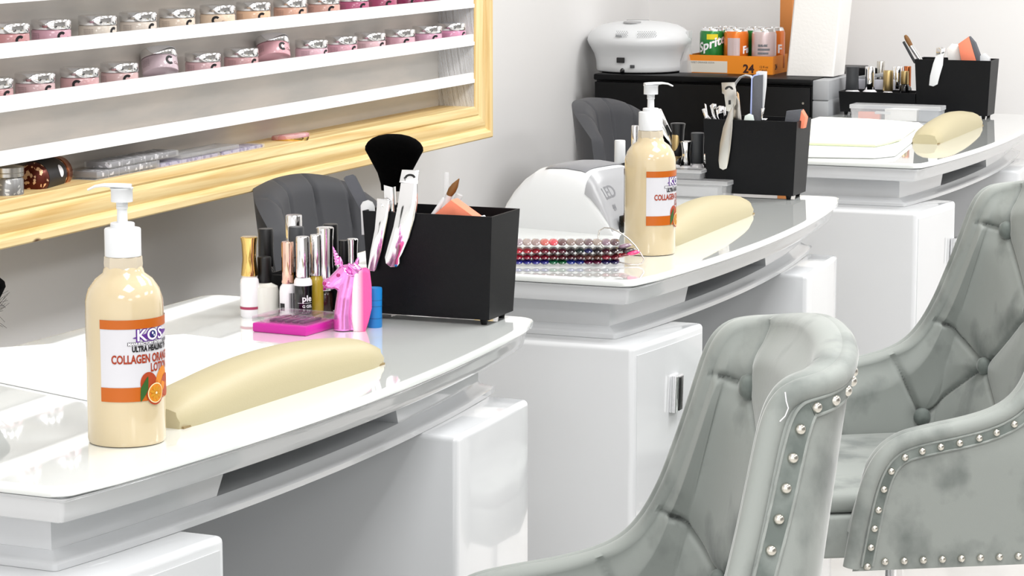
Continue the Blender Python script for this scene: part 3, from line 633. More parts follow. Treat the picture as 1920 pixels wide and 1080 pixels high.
t = thing('nail_buffer', 'coral and black folded foam buffer block in the foreground organizer', 'buffer', PY(858, 400, Yi), 0, tg1)
slab_part('coral_face', t, [(814, 406), (852, 373), (903, 410), (898, 440), (886, 440), (859, 404), (836, 424), (818, 440)], Yi-.012, .024, M_coral, .0015)
slab_part('black_core', t, [(859, 405), (884, 440), (822, 440)], Yi-.008, .022, M_bblack, .001)
slab_thing('nail_buffer', 'small white buffer block at the right of the coral one', 'buffer', [(896, 412), (905, 404), (919, 421), (915, 440), (896, 440)], Yi-.02, .014, M_wplast, tg1)
# fluffy brush at the very edge of the picture, standing in a cup
q = P(-34, 690, TT); t = thing('powder_brush', 'black fluffy powder brush at the left edge in front of the wall', 'brush', q); s = mpp(q)
g = G(); g.lathe([(.010, .0), (.011, .045), (.008, .05)], 24); obj('handle', g, M_bblack, t)
g = G(); g.lathe([(.009, .05), (.016, .07), (.026, .088), (.031, .098), (.030, .104), (.02, .113), (.006, .1165)], 32)
for k in range(60):
    a = random.uniform(0, 2*PI); r0 = .024; z = random.uniform(.07, .1); d = random.uniform(.03, .036)
    g.tube([(r0*math.cos(a)*.7, r0*math.sin(a)*.7, z-.012), (d*math.cos(a), d*math.sin(a), z+random.uniform(-.03, .01))], .00018, 4)
obj('bristle_head', g, M_bristle, t, 60)
# ------------------------------------------------------------------ second table
make_bottle('pump bottle of orange lotion on the middle table beside the colour swatches', 1218, 481, -8.4)
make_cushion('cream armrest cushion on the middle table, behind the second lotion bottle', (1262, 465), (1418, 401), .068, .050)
# nail lamp
a, b = P(938, 424, TT), P(1150, 442, TT); ax = b-a; L = ax.length; W, H = .17, .109
t = thing('nail_lamp', 'white domed nail curing lamp with grey panels on the middle table', 'nail lamp', a, math.atan2(ax.y, ax.x))
HP = [(0, .16), (.012, .30), (.04, .45), (.09, .62), (.16, .78), (.26, .92), (.38, .985), (.52, 1), (.66, .975), (.74, .93), (.80, .80), (.88, .55), (.95, .28), (.985, .10), (1, .02)]
def hp(u):
    for (u0, h0), (u1, h1) in zip(HP, HP[1:]):
        if u <= u1: return h0+(h1-h0)*(u-u0)/(u1-u0)
    return HP[-1][1]
def dome(u, v, o=0):                    # v 0..1 across, squarish arch
    an = PI*v; c, s_ = math.cos(an), math.sin(an); c = math.copysign(abs(c)**.42, c); s_ = max(s_, 0)**.42
    return Vector((u*L, W/2-(W/2+o)*c, max(hp(u)*H*s_+(o if s_ > .1 else 0), 0)))
us = sorted(set([i/40 for i in range(41)]+[u for u, _ in HP]))
g = G(); g.rings([[dome(u, v/44) for v in range(45)] for u in us]); obj('shell', g, M_wplast, t, 45)
def patch(name, u0, u1, v0, v1, m, o, cut=0):
    g = G(); g.grid(lambda i, j: dome(u0+(u1-u0)*i, v0+(v1-v0)*j+cut*(i)*(.5-j)*.0, o), 14, 20); return obj(name, g, m, t, 45)
patch('top_panel', .34, .70, .34, .74, mat('lamp_grey', '7b7c80', .3), .0012)['label'] = 'grey control panel'
fp = patch('front_panel', .745, .99, .115, .885, mat('lamp_silver', '98999c', .3), .0010); fp['label'] = 'silver grey front panel'
def onpanel(x, y): 
    q = dome(.885-y*.2/.022, .34+x/.17*1.0, .0016); return (q.x, q.y, q.z)
g = G(); g.text('LED', .0085, onpanel, .0001, 1.6); g.text('48W', .0040, lambda x, y: onpanel(x+.006, y-.0055)); obj('lettering', g, mat('print_dim', '6f7074', .5), fp, recalc=False)
g = G(); g.box((L*.995, W/2, .016), (.004, W*.74, .03), .002); obj('opening', g, M_gblack, t)
g = G(); g.box((L*.94, .012, .004), (.02, .01, .008), .001); obj('foot', g, M_dgrey, t)
# swatch fan
q0, q1 = P(968, 499, TT), P(1166, 499, TT); ax = q1-q0; L = ax.length
t = thing('colour_swatch_book', 'stack of clear nail colour swatch plates on a metal ring on the middle table', 'swatches', q0, math.atan2(ax.y, ax.x))
cols = [['8d7f86', '9a8a86', '8f7a78', 'b5574f', 'c23c49', '5a3a3c', '7d6a64', '746463', '5f4a50', '8a7c74', '77606e', '4a3038'],
        ['a52230', '93202b', '7f1c28', '5e1a28', '4a1826', '451523', '2a2026', '1c2a2a', '1f2350', '211d24', '3a1420', '24161a'],
        ['7d1526', '701427', '6a1424', '641322', '561a22', '4b1a22', '40191f', '4a2428', '5a3a35', '503028', '7a2430', '5c1420'],
        ['2a2f80', '272a78', '2b2d7d', '262a72', '17583c', '15502f', '23317a', '20296c', '4b1433', '4d1530', '1d1d4a', '1b1b44']]
for k, z in enumerate((.0355, .0235, .0140, .0065)):
    g = G(); g.box((L*.46, .034, z-.001), (L*.94, .05, .0016), .0005); pl = obj('swatch_plate', g, M_clearbox, t)
    for i in range(12):
        x = L*(.02+.083*i); g = G(); g.ball((x, .006, z+.0008), (.0077, .013, .0034), rotm('X', 14, (x, .006, z)), 14, 8)
        obj('colour_tip', g, mat('gel_'+cols[k][i], cols[k][i], .06, coat=1), pl)
for (px_, py_, c_) in ((1172, 461, '8a6f80'), (1163, 467, '30222a'), (1180, 470, '2a1c1c'), (1188, 474, 'e0256f'), (1166, 478, 'a3242f'), (1176, 476, '7a1420')):
    v = PY(px_, py_, q1.y+.012)-q0; g = G(); g.ball((0, 0, 0), (.011, .006, .0036), None, 14, 8); o = obj('end_tip', g, mat('gel_'+c_, c_, .06, coat=1), t); o.location = Matrix.Rotation(-math.atan2(ax.y, ax.x), 3, 'Z') @ v
    o.rotation_euler = (0, math.radians(-8), math.radians(15))
rp = [(1160, 493), (1140, 477), (1126, 458), (1121.5, 445), (1124, 434), (1133, 428.5), (1146, 429.5), (1162, 437), (1178, 449), (1190, 461), (1200, 475), (1207.5, 487), (1205, 494), (1196, 498), (1180, 497.5)]
pts = [PY(x, y-1.5, q1.y+.006+.02*math.sin(i/14*PI)) for i, (x, y) in enumerate(rp)]
for v in pts: v.z = max(v.z, TT+.0012)
Rm = Matrix.Rotation(-math.atan2(ax.y, ax.x), 3, 'Z')
g = G(); g.tube([Rm @ (v-q0) for v in pts], .0011, 8, None, True); obj('ring', g, M_steel, t, 60)['label'] = 'metal binder ring'
# organizer and its contents
B2 = P(1487, 376, TT); YF2 = B2.y
make_organizer('black organizer on the middle table with steel nippers and files', B2, .166, .178, .085, .146, .052)
Yi, Yo = YF2+.035, YF2-.0095; tg2 = 'tools in the middle organizer'
t = make_trimmer('satin steel nipper with curved handle hanging on the middle organizer', [(1366, 212), (1376, 195), (1374, 240), (1370, 280), (1366, 305), (1363, 316), (1356, 319), (1349, 315), (1347, 300), (1350, 268), (1356, 238)], [(1353, 155), (1378, 154), (1381, 176), (1380, 196), (1370, 210), (1362, 208), (1358, 177), (1354, 175)], Yo, Yo+.001, [(1359, 168)]+[(1367+8*math.cos(math.radians(a)), 168+7*math.sin(math.radians(a))) for a in range(180, 361, 20)]+[(1375, 168), (1372, 168), (1367, 164), (1362, 168)], tg2, 'satin')
slab_part('slot', t, [(1366, 188), (1370, 188), (1370, 196), (1366, 196)], Yo-.001, .002, M_gblack, 0)
slab_part('back_lever', t, [(1380, 178), (1386, 190), (1391, 228), (1390, 240), (1378, 240), (1372, 210)], Yo+.02, .004, M_steel, .001)
for i, pts in enumerate(([(1316, 205), (1321, 203), (1333, 235), (1327, 236)], [(1321, 194), (1324, 196), (1327, 215), (1341, 234), (1335, 236), (1324, 220)],
        [(1331, 198), (1336, 194), (1343, 195), (1343, 202), (1338, 206), (1341, 220), (1352, 235), (1345, 236), (1337, 222), (1333, 206)], [(1342, 203), (1349, 198), (1357, 199), (1358, 215), (1352, 216), (1352, 236), (1346, 236), (1344, 215)], [(1357, 200), (1361, 200), (1361, 236), (1356, 236)])):
    slab_thing('cuticle_tool', ['thin steel tool leaning outwards at the left corner of the middle organizer', 'split steel tweezers second from the left in the middle organizer', 'steel nipper with curled tip in the middle organizer', 'steel nipper with square loop beside the big nipper', 'thin steel rod right behind the big nipper'][i], 'tool', pts, Yi-.02+.008*i, .004, M_chrome, tg2, .0012)
slab_thing('cuticle_pusher', 'pale wooden cuticle stick behind the big nipper', 'stick', [(1382, 172), (1385, 176), (1391, 236), (1386, 236)], Yi, .004, mat('pale_wood', 'd9b48c', .6), tg2)
t = thing('nail_file', 'grey flexible nail file bent into an arch above the middle organizer', 'nail file', PY(1395, 200, Yi), 0, tg2)
arc_ = [PY(x, y, Yi)-t.location for x, y in ((1366, 232), (1368, 200), (1373, 172), (1379, 156), (1388, 145), (1398, 141), (1408, 143), (1414, 152), (1418, 175), (1420, 232))]
g = G(); g.tube(arc_, .006, 12, None, False, (.35, 1)); obj('file_strip', g, M_gplast, t, 60)
t = thing('nail_file', 'upright black nail file with blue edge in the middle organizer', 'nail file', PY(1420, 190, Yi), 0, tg2)
slab_part('file_face', t, [(1411, 147), (1415, 142), (1431, 140), (1428, 240), (1409, 240)], Yi-.012, .003, M_grit)
slab_part('file_edge', t, [(1409, 147), (1413, 141), (1424, 137), (1425, 140), (1414, 144), (1410, 240), (1406, 240)], Yi-.0115, .004, mat('pale_blue_foam', 'a9b7e8', .6))['label'] = 'pale blue edge'
slab_thing('nail_file', 'upright white nail file behind the black one', 'nail file', [(1418, 135), (1422, 133), (1438, 134), (1437, 160), (1432, 205), (1428, 240), (1420, 240)], Yi-.002, .004, M_wplast, tg2)
slab_thing('nail_file', 'short white round-ended file in front of the black file', 'nail file', [(1395, 226), (1397, 217), (1405, 213), (1412, 216), (1414, 226), (1413, 245), (1395, 245)], Yi-.024, .004, mat('pale_green_file', 'e3efea', .5), tg2)
slab_thing('cuticle_scissors', 'slim steel scissors leaning right of the black file', 'scissors', [(1427, 203), (1434, 202), (1431, 215), (1430, 222), (1440, 222), (1428, 240), (1423, 240), (1428, 218)], Yi-.016, .003, M_chrome, tg2, .0008)
t = thing('nail_buffer', 'grey and coral foam buffer block at the right of the middle organizer', 'buffer', PY(1505, 222, Yi), 0, tg2)
slab_part('grey_face', t, [(1476, 208), (1504, 205), (1498, 240), (1471, 240)], Yi-.01, .012, M_grit, .001); slab_part('coral_side', t, [(1504.5, 205.5), (1513, 220), (1509, 240), (1499, 240)], Yi-.004, .020, M_coral, .001)
p2 = 'polish bottles on the middle table'
def P2(*a, **k):
    r = make_polish(*a, **k); r[0]['group'] = p2; return r
P2('polish bottle with a square white cap left of the second lotion bottle', 1162, 343, TZ, 24, 308, 21, 266, M_bwhite, M_wplast)
P2('polish bottle with a slim chrome cap left of the lotion pump', 1190, 344, TZ, 24, 300, 14, 241, M_bwhite, M_chrome, back=.02)
P2('polish bottle with a matte gold cap right of the lotion bottle', 1268, 349, TZ, 24, 308, 19, 257, M_bwhite, M_mgold, back=.01)
P2('polish bottle with a flared chrome cap right of the lotion bottle', 1286, 352, TZ, 24, 312, 22, 268, M_bwhite, M_chrome, flare=.3)
P2('polish bottle with a dark grey cap beside the middle organizer', 1307, 352, TZ, 27, 309, 25, 253, M_bwhite, M_dgrey, flare=.04, back=.004)
t, b, R, H = P2('tilted polish bottle with chrome top leaning over the tray of the middle organizer', 1287, 347, TZ, 28, 288, 22, 207, M_dgrey, M_chrome)
bx = t.location.copy(); t.rotation_euler = (math.radians(8), math.radians(-24), t.rotation_euler.z); t.location = bx+Vector((-.004, .012, .008))
t, b, R, H = P2('polish bottle with a wide black flared cap leaning behind the gold cap', 1270, 349, TZ, 26, 296, 28, 236, M_bblack, M_capblack, flare=.2, back=.012)
def clear_box(label, c0, w, d, h, lid, contents=()):
    t = thing('storage_box', label, 'box', c0, 0); th = .0016
    rect = lambda z, o: [(-w+o, o, z), (-o, o, z), (-o, d-o, z), (-w+o, d-o, z)]
    g = G(); g.rings([rect(0, .003), rect(h-lid, 0), rect(h-lid, th), rect(th, .003+th)]); obj('tub', g, M_clearbox, t, 20)
    g = G(); g.rings([rect(h-lid, -.002), rect(h-.001, -.002), rect(h, 0)]); obj('lid', g, mat('frosted_lid', 'f3f4f6', .15, alpha=.42), t, 20)
    for c, dd, m in contents: 
        g = G(); g.box(c, dd, .001); obj('content', g, m, t)
    return t
q = P(1362, 375, TT); clear_box('clear lidded box behind the cushion on the middle table', q, .135, .055, .034, .008, (((-.07, .027, .012), (.10, .04, .018), M_lgrey),))
clear_box('small clear lidded box standing on the larger clear box', q+Vector((-.052, .004, .0345)), .062, .046, .018, .006)
# ------------------------------------------------------------------ third table
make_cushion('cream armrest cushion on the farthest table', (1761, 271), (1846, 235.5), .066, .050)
B3 = P(1851, 224, TT); YF3 = B3.y
make_organizer('black organizer on the farthest table with a coral buffer', B3, .178, .198, .085, .146, .060)
Yi, Yo = YF3+.035, YF3-.0098; tg3 = 'tools in the farthest organizer'
t = thing('nail_art_brush', 'nail brush with brown hair leaning left in the farthest organizer', 'brush', PY(1715, 100, Yi), 0, tg3); o0 = t.location
a, b, c = PY(1697, 66, Yi)-o0, PY(1708, 86, Yi)-o0, PY(1732, 122, Yi)-o0
g = G(); L_ = (a-b).length; g.lathe([(.0055, 0), (.0062, L_*.5), (.0055, L_*.8), (.003, L_)], 16, along(b, a)); obj('hair', g, M_brownhair, t, 60)
g = G(); g.lathe([(.0055, 0), (.0058, (c-b).length)], 16, along(b, c)); obj('ferrule', g, M_chrome, t)
rod('nail_art_brush', 'dark slim brush handle beside the brown-haired brush', 'brush', (1694, 78), (1716, 118), Yi+.015, Yi+.01, .0035, M_dgrey, tg3)
t = thing('nail_nipper', 'pale steel nipper hooked over the front of the farthest organizer', 'nail clipper', PY(1755, 130, Yo), 0, tg3)
hk_ = PY(1763, 106, Yo); g = G(); g.box((hk_.x-t.location.x, .012, TT+.1478-t.location.z), (.008, .026, .0025), .0006); obj('hook', g, M_chrome, t)
slab_part('lever', t, [(1757, 100), (1769, 108), (1768, 122), (1762, 142), (1758, 158), (1750, 162), (1742, 160), (1744, 142), (1750, 118)], Yo, .004, M_wplast, .0012); slab_part('head', t, [(1756, 90), (1766, 88), (1773, 91), (1773, 97), (1768, 110), (1755, 104)], Yo, .005, M_chrome, .001)
slab_thing('cotton_pad', 'white round pad standing in the farthest organizer', 'pad', [(1775, 92), (1785, 82), (1795, 83), (1804, 95), (1806, 120), (1780, 120)], Yi, .01, M_paper, tg3, .002)
t = thing('nail_buffer', 'tall coral buffer block with a black side in the farthest organizer', 'buffer', PY(1815, 95, Yi), 0, tg3)
slab_part('coral_face', t, [(1798, 82), (1818, 68), (1831, 112), (1831, 125), (1806, 125)], Yi-.01, .02, M_coral, .001); slab_part('black_side', t, [(1818.5, 68), (1829, 80), (1838, 104), (1838, 125), (1831.5, 125), (1831.5, 112)], Yi-.008, .022, M_grit, .001)
slab_thing('nail_buffer', 'low white buffer right of the coral block in the farthest organizer', 'buffer', [(1836, 106), (1846, 100), (1856, 109), (1856, 125), (1836, 125)], Yi, .02, M_wplast, tg3)
p3 = 'polish bottles on the farthest table'
def P3(*a, **k):
    r = make_polish(*a, **k); r[0]['group'] = p3; return r
ZT3 = TT+.0110
def yb3(px): return 207 + (px-1600)*.02
P3('polish bottle with a dark grey tapered cap, leftmost in the far tray', 1597, 205, ZT3, 30, 170, 25, 128, M_bwhite, M_dgrey, flare=.06)
P3('polish bottle with a broad chrome cap, second in the far tray', 1630, 205, ZT3, 28, 170, 19, 128, M_bwhite, M_chrome)
P3('polish bottle with a tall glassy silver cap in the far tray', 1650, 203, ZT3, 20, 160, 15, 119, M_bwhite, M_steel, back=.02)
P3('polish bottle with a matte gold cap in the far tray', 1664, 206, ZT3, 20, 172, 19, 135, M_bwhite, M_mgold)
P3('polish bottle with a dark chrome cap right of the matte gold cap', 1681, 204, ZT3, 20, 169, 20, 128, M_bwhite, M_chrome, back=.012)
P3('polish bottle with a short gold cap on black, nearest the far bin', 1695, 206, ZT3, 20, 160, 15, 136, M_bblack, M_mgold)
P3('polish bottle with a copper cap behind the short gold cap', 1700, 204, ZT3, 18, 165, 14, 128, M_bblack, mat('copper_lid', 'b0653a', .25, .9), back=.02)
q = P(1762, 231, TT)
clear_box('long clear lidded box of pads and blocks on the farthest table', q, .225, .055, .040, .010, (((-.18, .018, .012), (.055, .02, .018), M_coral), ((-.165, .04, .018), (.07, .018, .03), mat('slate_block', '6d7684', .6)), ((-.10, .028, .016), (.08, .04, .028), M_paper), ((-.03, .028, .016), (.05, .04, .028), mat('slate_block', '6d7684', .6)), ((-.145, .014, .020), (.04, .016, .006), M_wplast)))
def cloth(label, pix, z, h, m):
    v = [P(x, y, z) for x, y in pix]; c = sum(v, Vector())/len(v); g = G(); g.prism([(q.x-c.x, q.y-c.y) for q in v], .0004, h, None, h*.42, 3)
    o = obj('folded_towel', g, m, None, 60); o.location = (c.x, c.y, z); tag(o, label, 'towel', 'folded white towels'); return o
M_tow = mat('white_terry', 'fbfbf8', .9, bump=(500, .3))
cloth('lower folded white towel on the farthest table, in front of the long clear box', [(1510, 296), (1640, 298), (1680, 294), (1712, 268), (1735, 244), (1725, 237), (1640, 232), (1530, 228), (1480, 240), (1470, 270)], TT, .010, M_tow)
up_ = cloth('upper folded white towel with painted green fold shade, on the farthest table', [(1510, 272), (1640, 276), (1690, 264), (1718, 244), (1712, 236), (1630, 230), (1535, 226), (1495, 238)], TT+.0104, .010, mat('white_green_terry', 'f8faef', .9, bump=(500, .3)))
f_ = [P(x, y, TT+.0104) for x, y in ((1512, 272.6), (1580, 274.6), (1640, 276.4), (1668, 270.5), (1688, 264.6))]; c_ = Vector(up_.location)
g = G(); g.tube([v-c_+Vector((0, -.0012, .0035)) for v in f_], .0026, 8); obj('green_fold_shade', g, mat('pale_green_fold_shade', 'cfdcb4', .9), up_)['label'] = 'painted green shade of the fold'  # thin strip whose colour stands in for the green-tinted shadow of the fold
# ------------------------------------------------------------------ the back corner
ca, cb = PX(1113, 138, -2.31), None
CY0, CY1, CX0, CX1, CH = 6.47, 7.06, -2.362, -1.7755, .8405
t = thing('storage_cabinet', 'low black cabinet in the back corner carrying the hand dryer and drinks', 'cabinet', ((CX0+CX1)/2, (CY0+CY1)/2, 0))
W_, D_ = CX1-CX0, CY1-CY0
g = G(); g.box((0, .01, .42), (W_, D_-.02, .82), .003); obj('carcass', g, M_cab, t)
g = G(); g.box((0, 0, CH-.008), (W_+.002, D_, .016), .004); obj('top_board', g, M_cab, t)
g = G(); g.box((0, -D_/2+.006, .42), (W_-.006, .012, .80), .002); dd = obj('door', g, M_cab, t)
g = G(); g.lathe([(.003, 0), (.003, .002)], 10, Matrix.Translation((W_/2-.02, -D_/2-.001, .78)) @ Matrix.Rotation(PI/2, 4, 'X')); obj('screw', g, M_steel, dd)
# round hand dryer
p = Vector((-2.281, 6.602, CH)); t = thing('nail_dryer', 'round white nail dryer with a bulging top on the black cabinet', 'nail dryer', p, facing(p))
s = mpp(p); R = 98*s
g = G(); g.lathe([(R*.80, .003), (R*.82, .006), (R*.825, .018), (R*.835, .032), (R*.87, .048), (R*.93, .063), (R*.975, .073), (R, .083), (R*.985, .093), (R*.93, .105), (R*.84, .115), (R*.72, .123), (R*.5, .1295), (R*.25, .133), (.001, .134)], 64); b = obj('body', g, M_wplast, t, 50)
g = G(); g.lathe([(R*.78, 0), (R*.80, .003), (R*.8, .0045)], 64); obj('base_ring', g, M_gblack, t)
def cylpt(a, r, z): return (r*math.sin(a), -r*math.cos(a), z)
g = G(); g.box((0, 0, 0), (.022, .004, .014), .001, 2, Matrix.Translation(cylpt(-.42, R*.875, .036)) @ Matrix.Rotation(-.42, 4, 'Z')); obj('socket', g, M_gblack, t)['label'] = 'black power socket'
g = G(); g.ball(cylpt(-.40, R*.83, .008), (.006, .004, .007)); obj('knob', g, M_gblack, t)
g = G(); g.box((0, 0, 0), (.012, .002, .008), .0005, 2, Matrix.Translation(cylpt(-.16, R*.852, .020)) @ Matrix.Rotation(-.16, 4, 'Z')); obj('rating_plate', g, M_dgrey, t)
def topdisc(name, x, y, rx, ry, m, dz=.0):
    r = math.hypot(x, y)/R; z = .134-.0035*(r/.3)**2 if r < .3 else (.1305-(r-.3)*.0 - (.0065*(r-.6)/.2 if r > .6 else -.003*(1-(r-.3)/.3)))
    g = G(); g.lathe([(1, -.003), (1, .0012+dz), (.9, .0018+dz)], 28, Matrix.Translation((x, y, z)) @ Matrix.Diagonal((rx, ry, 1, 1))); return obj(name, g, m, t)
topdisc('button', -.02, -.055, .023, .020, mat('pad_grey', 'a7a7a8', .4))
topdisc('display', -.005, .02, .03, .008, mat('pad_grey', 'a7a7a8', .4))
g = G()
for i in range(9):
    for j in range(5):
        for cx, w in ((-.065, 0), (-.005, 1)):
            if w == 0 and i > 5: continue
            a = (cx+i*.0058+(j % 2)*.0029)/R*1.0-.0; zz = .098+j*.0034; rr = R*(.992-.011*j)+.0004
            g.box((0, 0, 0), (.0022, .0012, .0016), 0, 1, Matrix.Translation(cylpt(a, rr, zz)) @ Matrix.Rotation(a, 4, 'Z'))
o = obj('vent_holes', g, M_gplast, t); o['kind'] = 'stuff'
g = G(); g.box((0, 0, 0), (.017, .002, .006), .001, 2, Matrix.Translation(cylpt(-.41, R*.992, .100)) @ Matrix.Rotation(-.41, 4, 'Z')); obj('badge', g, M_gplast, t)
# drinks tray and cans
q = P(1289, 136, CH); s = mpp(q); TW, TD, TH = .232, .138, .047
t = thing('drinks_tray', 'orange cardboard drinks tray marked 24 on the black cabinet', 'carton', q)
M_card = mat('orange_card', 'e88a1c', .6)
def rectt(z, o): return [(o, o, z), (TW-o, o, z), (TW-o, TD-o, z), (o, TD-o, z)]
g = G(); g.rings([rectt(0, 0), rectt(TH, 0), rectt(TH, .002), rectt(.002, .002)]); b = obj('carton', g, M_card, t, 20)
g = G(); g.box((.055, -.0004, .017), (.108, .0006, .030)); lb = obj('label', g, mat('card_pale', 'd9d3c8', .6), b)
g = G(); g.text('SWEET ORANGE SODA', .0065, flatfront(.006, -.0010, .0255)); obj('lettering', g, M_tgrey, lb, recalc=False)
g = G(); g.text('24', .030, flatfront(.152, -.0006, .004), .001); g.text('12 fl oz', .008, flatfront(.196, -.0006, .017)); g.text('CANS', .008, flatfront(.196, -.0006, .008)); obj('lettering', g, mat('print_brown', '3a1810', .6), b, recalc=False)
g = G(); g.text('24', .02, lambda x, y: (TW+.0006, .02+x, .012+y), .0006); obj('side_lettering', g, mat('print_brown', '3a1810', .6), b, recalc=False)
def make_can(label, x, y, m, words=(), band=None, turn=0):
    p = q+Vector((x, y, .0025)); t = thing('drink_can', label, 'can', p, facing(p), 'drink cans in the orange tray'); R = .0322
    g = G(); g.lathe([(.022, 0), (.026, .001), (R, .010), (R, .100), (.030, .107)], 40); b = obj('body', g, m, t)
    g = G(); g.lathe([(.030, .107), (.0275, .1125), (.0278, .1145), (.0262, .1148), (.0255, .1125), (.001, .1125)], 40); obj('rim', g, M_chrome, t)
    if band: 
        g = G(); g.grid(lambda u, v: onto_cyl(R, turn+band[0], .0, .0003)(u*band[1], band[2]+v*band[3]), 16, 1); obj('colour_flash', g, band[4], b, recalc=False)
    for w, size, a, z, m2, slant in words:
        f = onto_cyl(R, a, z, .0007); g = G(); g.text(w, size, lambda x_, y_: f(x_, y_+x_*slant), .001); obj('lettering', g, m2, b, recalc=False)
    return t
M_green = mat('can_green', '1f7d34', .3, .3, coat=.4); M_cano = mat('can_orange', 'e5761f', .3, .3, coat=.4); M_pale = mat('can_pale_pink', 'cdb9b9', .3, .3, coat=.4); M_yel = mat('print_yellow', 'e8d32c', .4)
make_can('green soda can at the front left of the orange tray', .055, .037, M_green, (('Sprite', .034, -1.25, .050, M_twhite, .35),), (-.45, .03, .085, .014, M_yel))
make_can('orange soda can at the front middle of the orange tray', .121, .037, M_cano, (('Fanta', .026, .55, .050, M_twhite, .1),), (-.75, .034, .02, .07, M_pale))
make_can('pale soda can with faded print at the front right of the tray', .197, .037, M_pale, (('12 FL OZ', .006, -.5, .07, M_tgrey, 0), ('INGREDIENTS', .005, -.5, .06, M_tgrey, 0), ('NUTRITION', .005, -.5, .05, M_tgrey, 0)))
make_can('green soda can seen between the orange can and the pale can', .156, .101, M_green, (('S', .04, -.2, .040, M_twhite, 0),), (-.3, .02, .075, .02, M_yel))
make_can('orange soda can at the back right behind the pale can', .201, .103, M_cano, (('F', .03, .4, .05, M_twhite, 0),))
make_can('green soda can at the back left behind the front green can', .075, .103, M_green)
g = G(); g.prism([(1278.0, 0), (1279.5, 18), (1287, 40), (1291.0, 78), (1296, 78), (1294, 45), (1299, 20), (1302, 1), (1300, 0)], 0, 1)
bmesh.ops.transform(g.bm, matrix=Matrix(((s, 0, 0, -1290*s), (0, 0, .03, 0), (0, s, 0, 0), (0, 0, 0, 1))), verts=g.bm.verts)
tag(obj('plastic_wrap', g, mat('torn_film', 'e9e9ea', .3, alpha=.5)), 'torn clear plastic wrap between nail dryer and drinks tray', 'plastic wrap').location = (q.x-.004, q.y-.005, CH)
# white paper pack, carton, drawer tower
yb_ = 6.58; pk = [PY(x, y, yb_) for x, y in ((1474, 140), (1562, 148), (1588, -70), (1496, -78))]
ax = (pk[1]-pk[0]); w_ = ax.length; up_ = (pk[3]-pk[0]); h_ = up_.length
t = thing('paper_towel_pack', 'tall white embossed paper towel pack standing right of the drinks', 'paper towels', (pk[0].x, yb_, CH))
lean = up_.x/up_.z
g = G(); sh = lambda z: lean*z
D2 = .11
g.rings([[(x+sh(z), y, z) for x, y in ((.004, 0), (w_-.004, 0), (w_, .004), (w_, D2), (0, D2), (0, .004))] for z in (.001, h_)]); obj('wrapper', g, M_paper, t, 30)
qq = PY(1470, 60, 6.85); t = tag(obj('tall_carton', (lambda g: (g.box((0, 0, .19), (.034, .05, .38), .002), g)[1])(G()), mat('tan_orange_card', 'd58a4a', .6)), 'slim tan and orange carton standing behind the white paper pack', 'carton'); t.location = (PY(1478, 60, 6.85).x, 6.85, CH)
TX0, TX1, TY0, TY1 = -1.7745, -1.7325, 6.48, 6.74
tw_ = thing('drawer_tower', 'slim light grey plastic drawer tower between black cabinet and farthest table', 'drawer unit', ((TX0+TX1)/2, (TY0+TY1)/2, 0))
M_tower = mat('tower_grey', 'a4a6a9', .4)
g = G(); g.box((0, .003, .4175), (TX1-TX0-.001, TY1-TY0-.006, .835), .002); obj('carcass', g, M_tower, tw_)
z_ = .838
for k in range(15):
    g = G(); g.box((0, 0, z_-.025), (TX1-TX0, TY1-TY0, .0495), .002); obj('drawer', g, M_tower, tw_); z_ -= .052
t = thing('storage_bin', 'pale grey bin with a black rim behind the polish bottles on the farthest table', 'bin', (-1.655, 6.648, TT))
g = G(); g.box((0, 0, .042), (.115, .05, .084), .003); obj('tub', g, mat('pale_lilac_plastic', 'b9b9c2', .4), t)
g = G(); g.box((-.022, .012, .100), (.068, .02, .022), .002); obj('rim', g, M_black, t)
g = G(); g.box((.006, -.006, .091), (.100, .03, .010), .002, 2, rotm('Y', -9)); obj('flap', g, M_gplast, t)
# ------------------------------------------------------------------ tufted velvet client chairs
A_W, A_T, LEAN, ZB = .255, .168, .17, .355
PLAN = []                               # (forward, lateral) of one half at seat height, front of the arm -> middle of the back
for i in range(13): PLAN.append((.33-.255*i/12, -A_W))
for i in range(1, 25):
    a = PI/2*i/24; PLAN.append((.075*(1-math.sin(a)**.75), -A_W*max(math.cos(a), 0)**.75))
PLAN = PLAN+[(s_, -l) for s_, l in reversed(PLAN[:-1])]
CL = [0]
for p_, q_ in zip(PLAN, PLAN[1:]): CL.append(CL[-1]+math.hypot(q_[0]-p_[0], q_[1]-p_[1]))
CM = CL[-1]/2; CL = [c-CM for c in CL]  # arc length measured from the middle of the back, far side positive
def plan_at(c):
    c = max(CL[0], min(CL[-1], c)); lo, hi = 0, len(CL)-1
    while hi-lo > 1:
        m = (lo+hi)//2
        if CL[m] <= c: lo = m
        else: hi = m
    k = (c-CL[lo])/(CL[hi]-CL[lo]); p_, q_ = PLAN[lo], PLAN[hi]
    return Vector((p_[0]+(q_[0]-p_[0])*k, p_[1]+(q_[1]-p_[1])*k, 0))
def smooth01(x): x = max(0, min(1, x)); return x*x*(3-2*x)
def shell_pt(c, z, o=0):
    d = .012; t_ = (plan_at(c+d)-plan_at(c-d)).normalized(); n = Vector((t_.y, -t_.x, 0)); p_ = plan_at(c)
    if c < CL[0]+d or c > CL[-1]-d: n = Vector((0, -1 if c < 0 else 1, 0))
    if n.dot(Vector((p_.x-.25, p_.y, 0))) < 0: n = -n
    k = 1-(1-A_T/A_W)*smooth01((z-.50)/.40)
    f = p_.x+n.x*o-LEAN*(z-ZB); l = p_.y*k+n.y*o
    return Vector((-f, l, z))
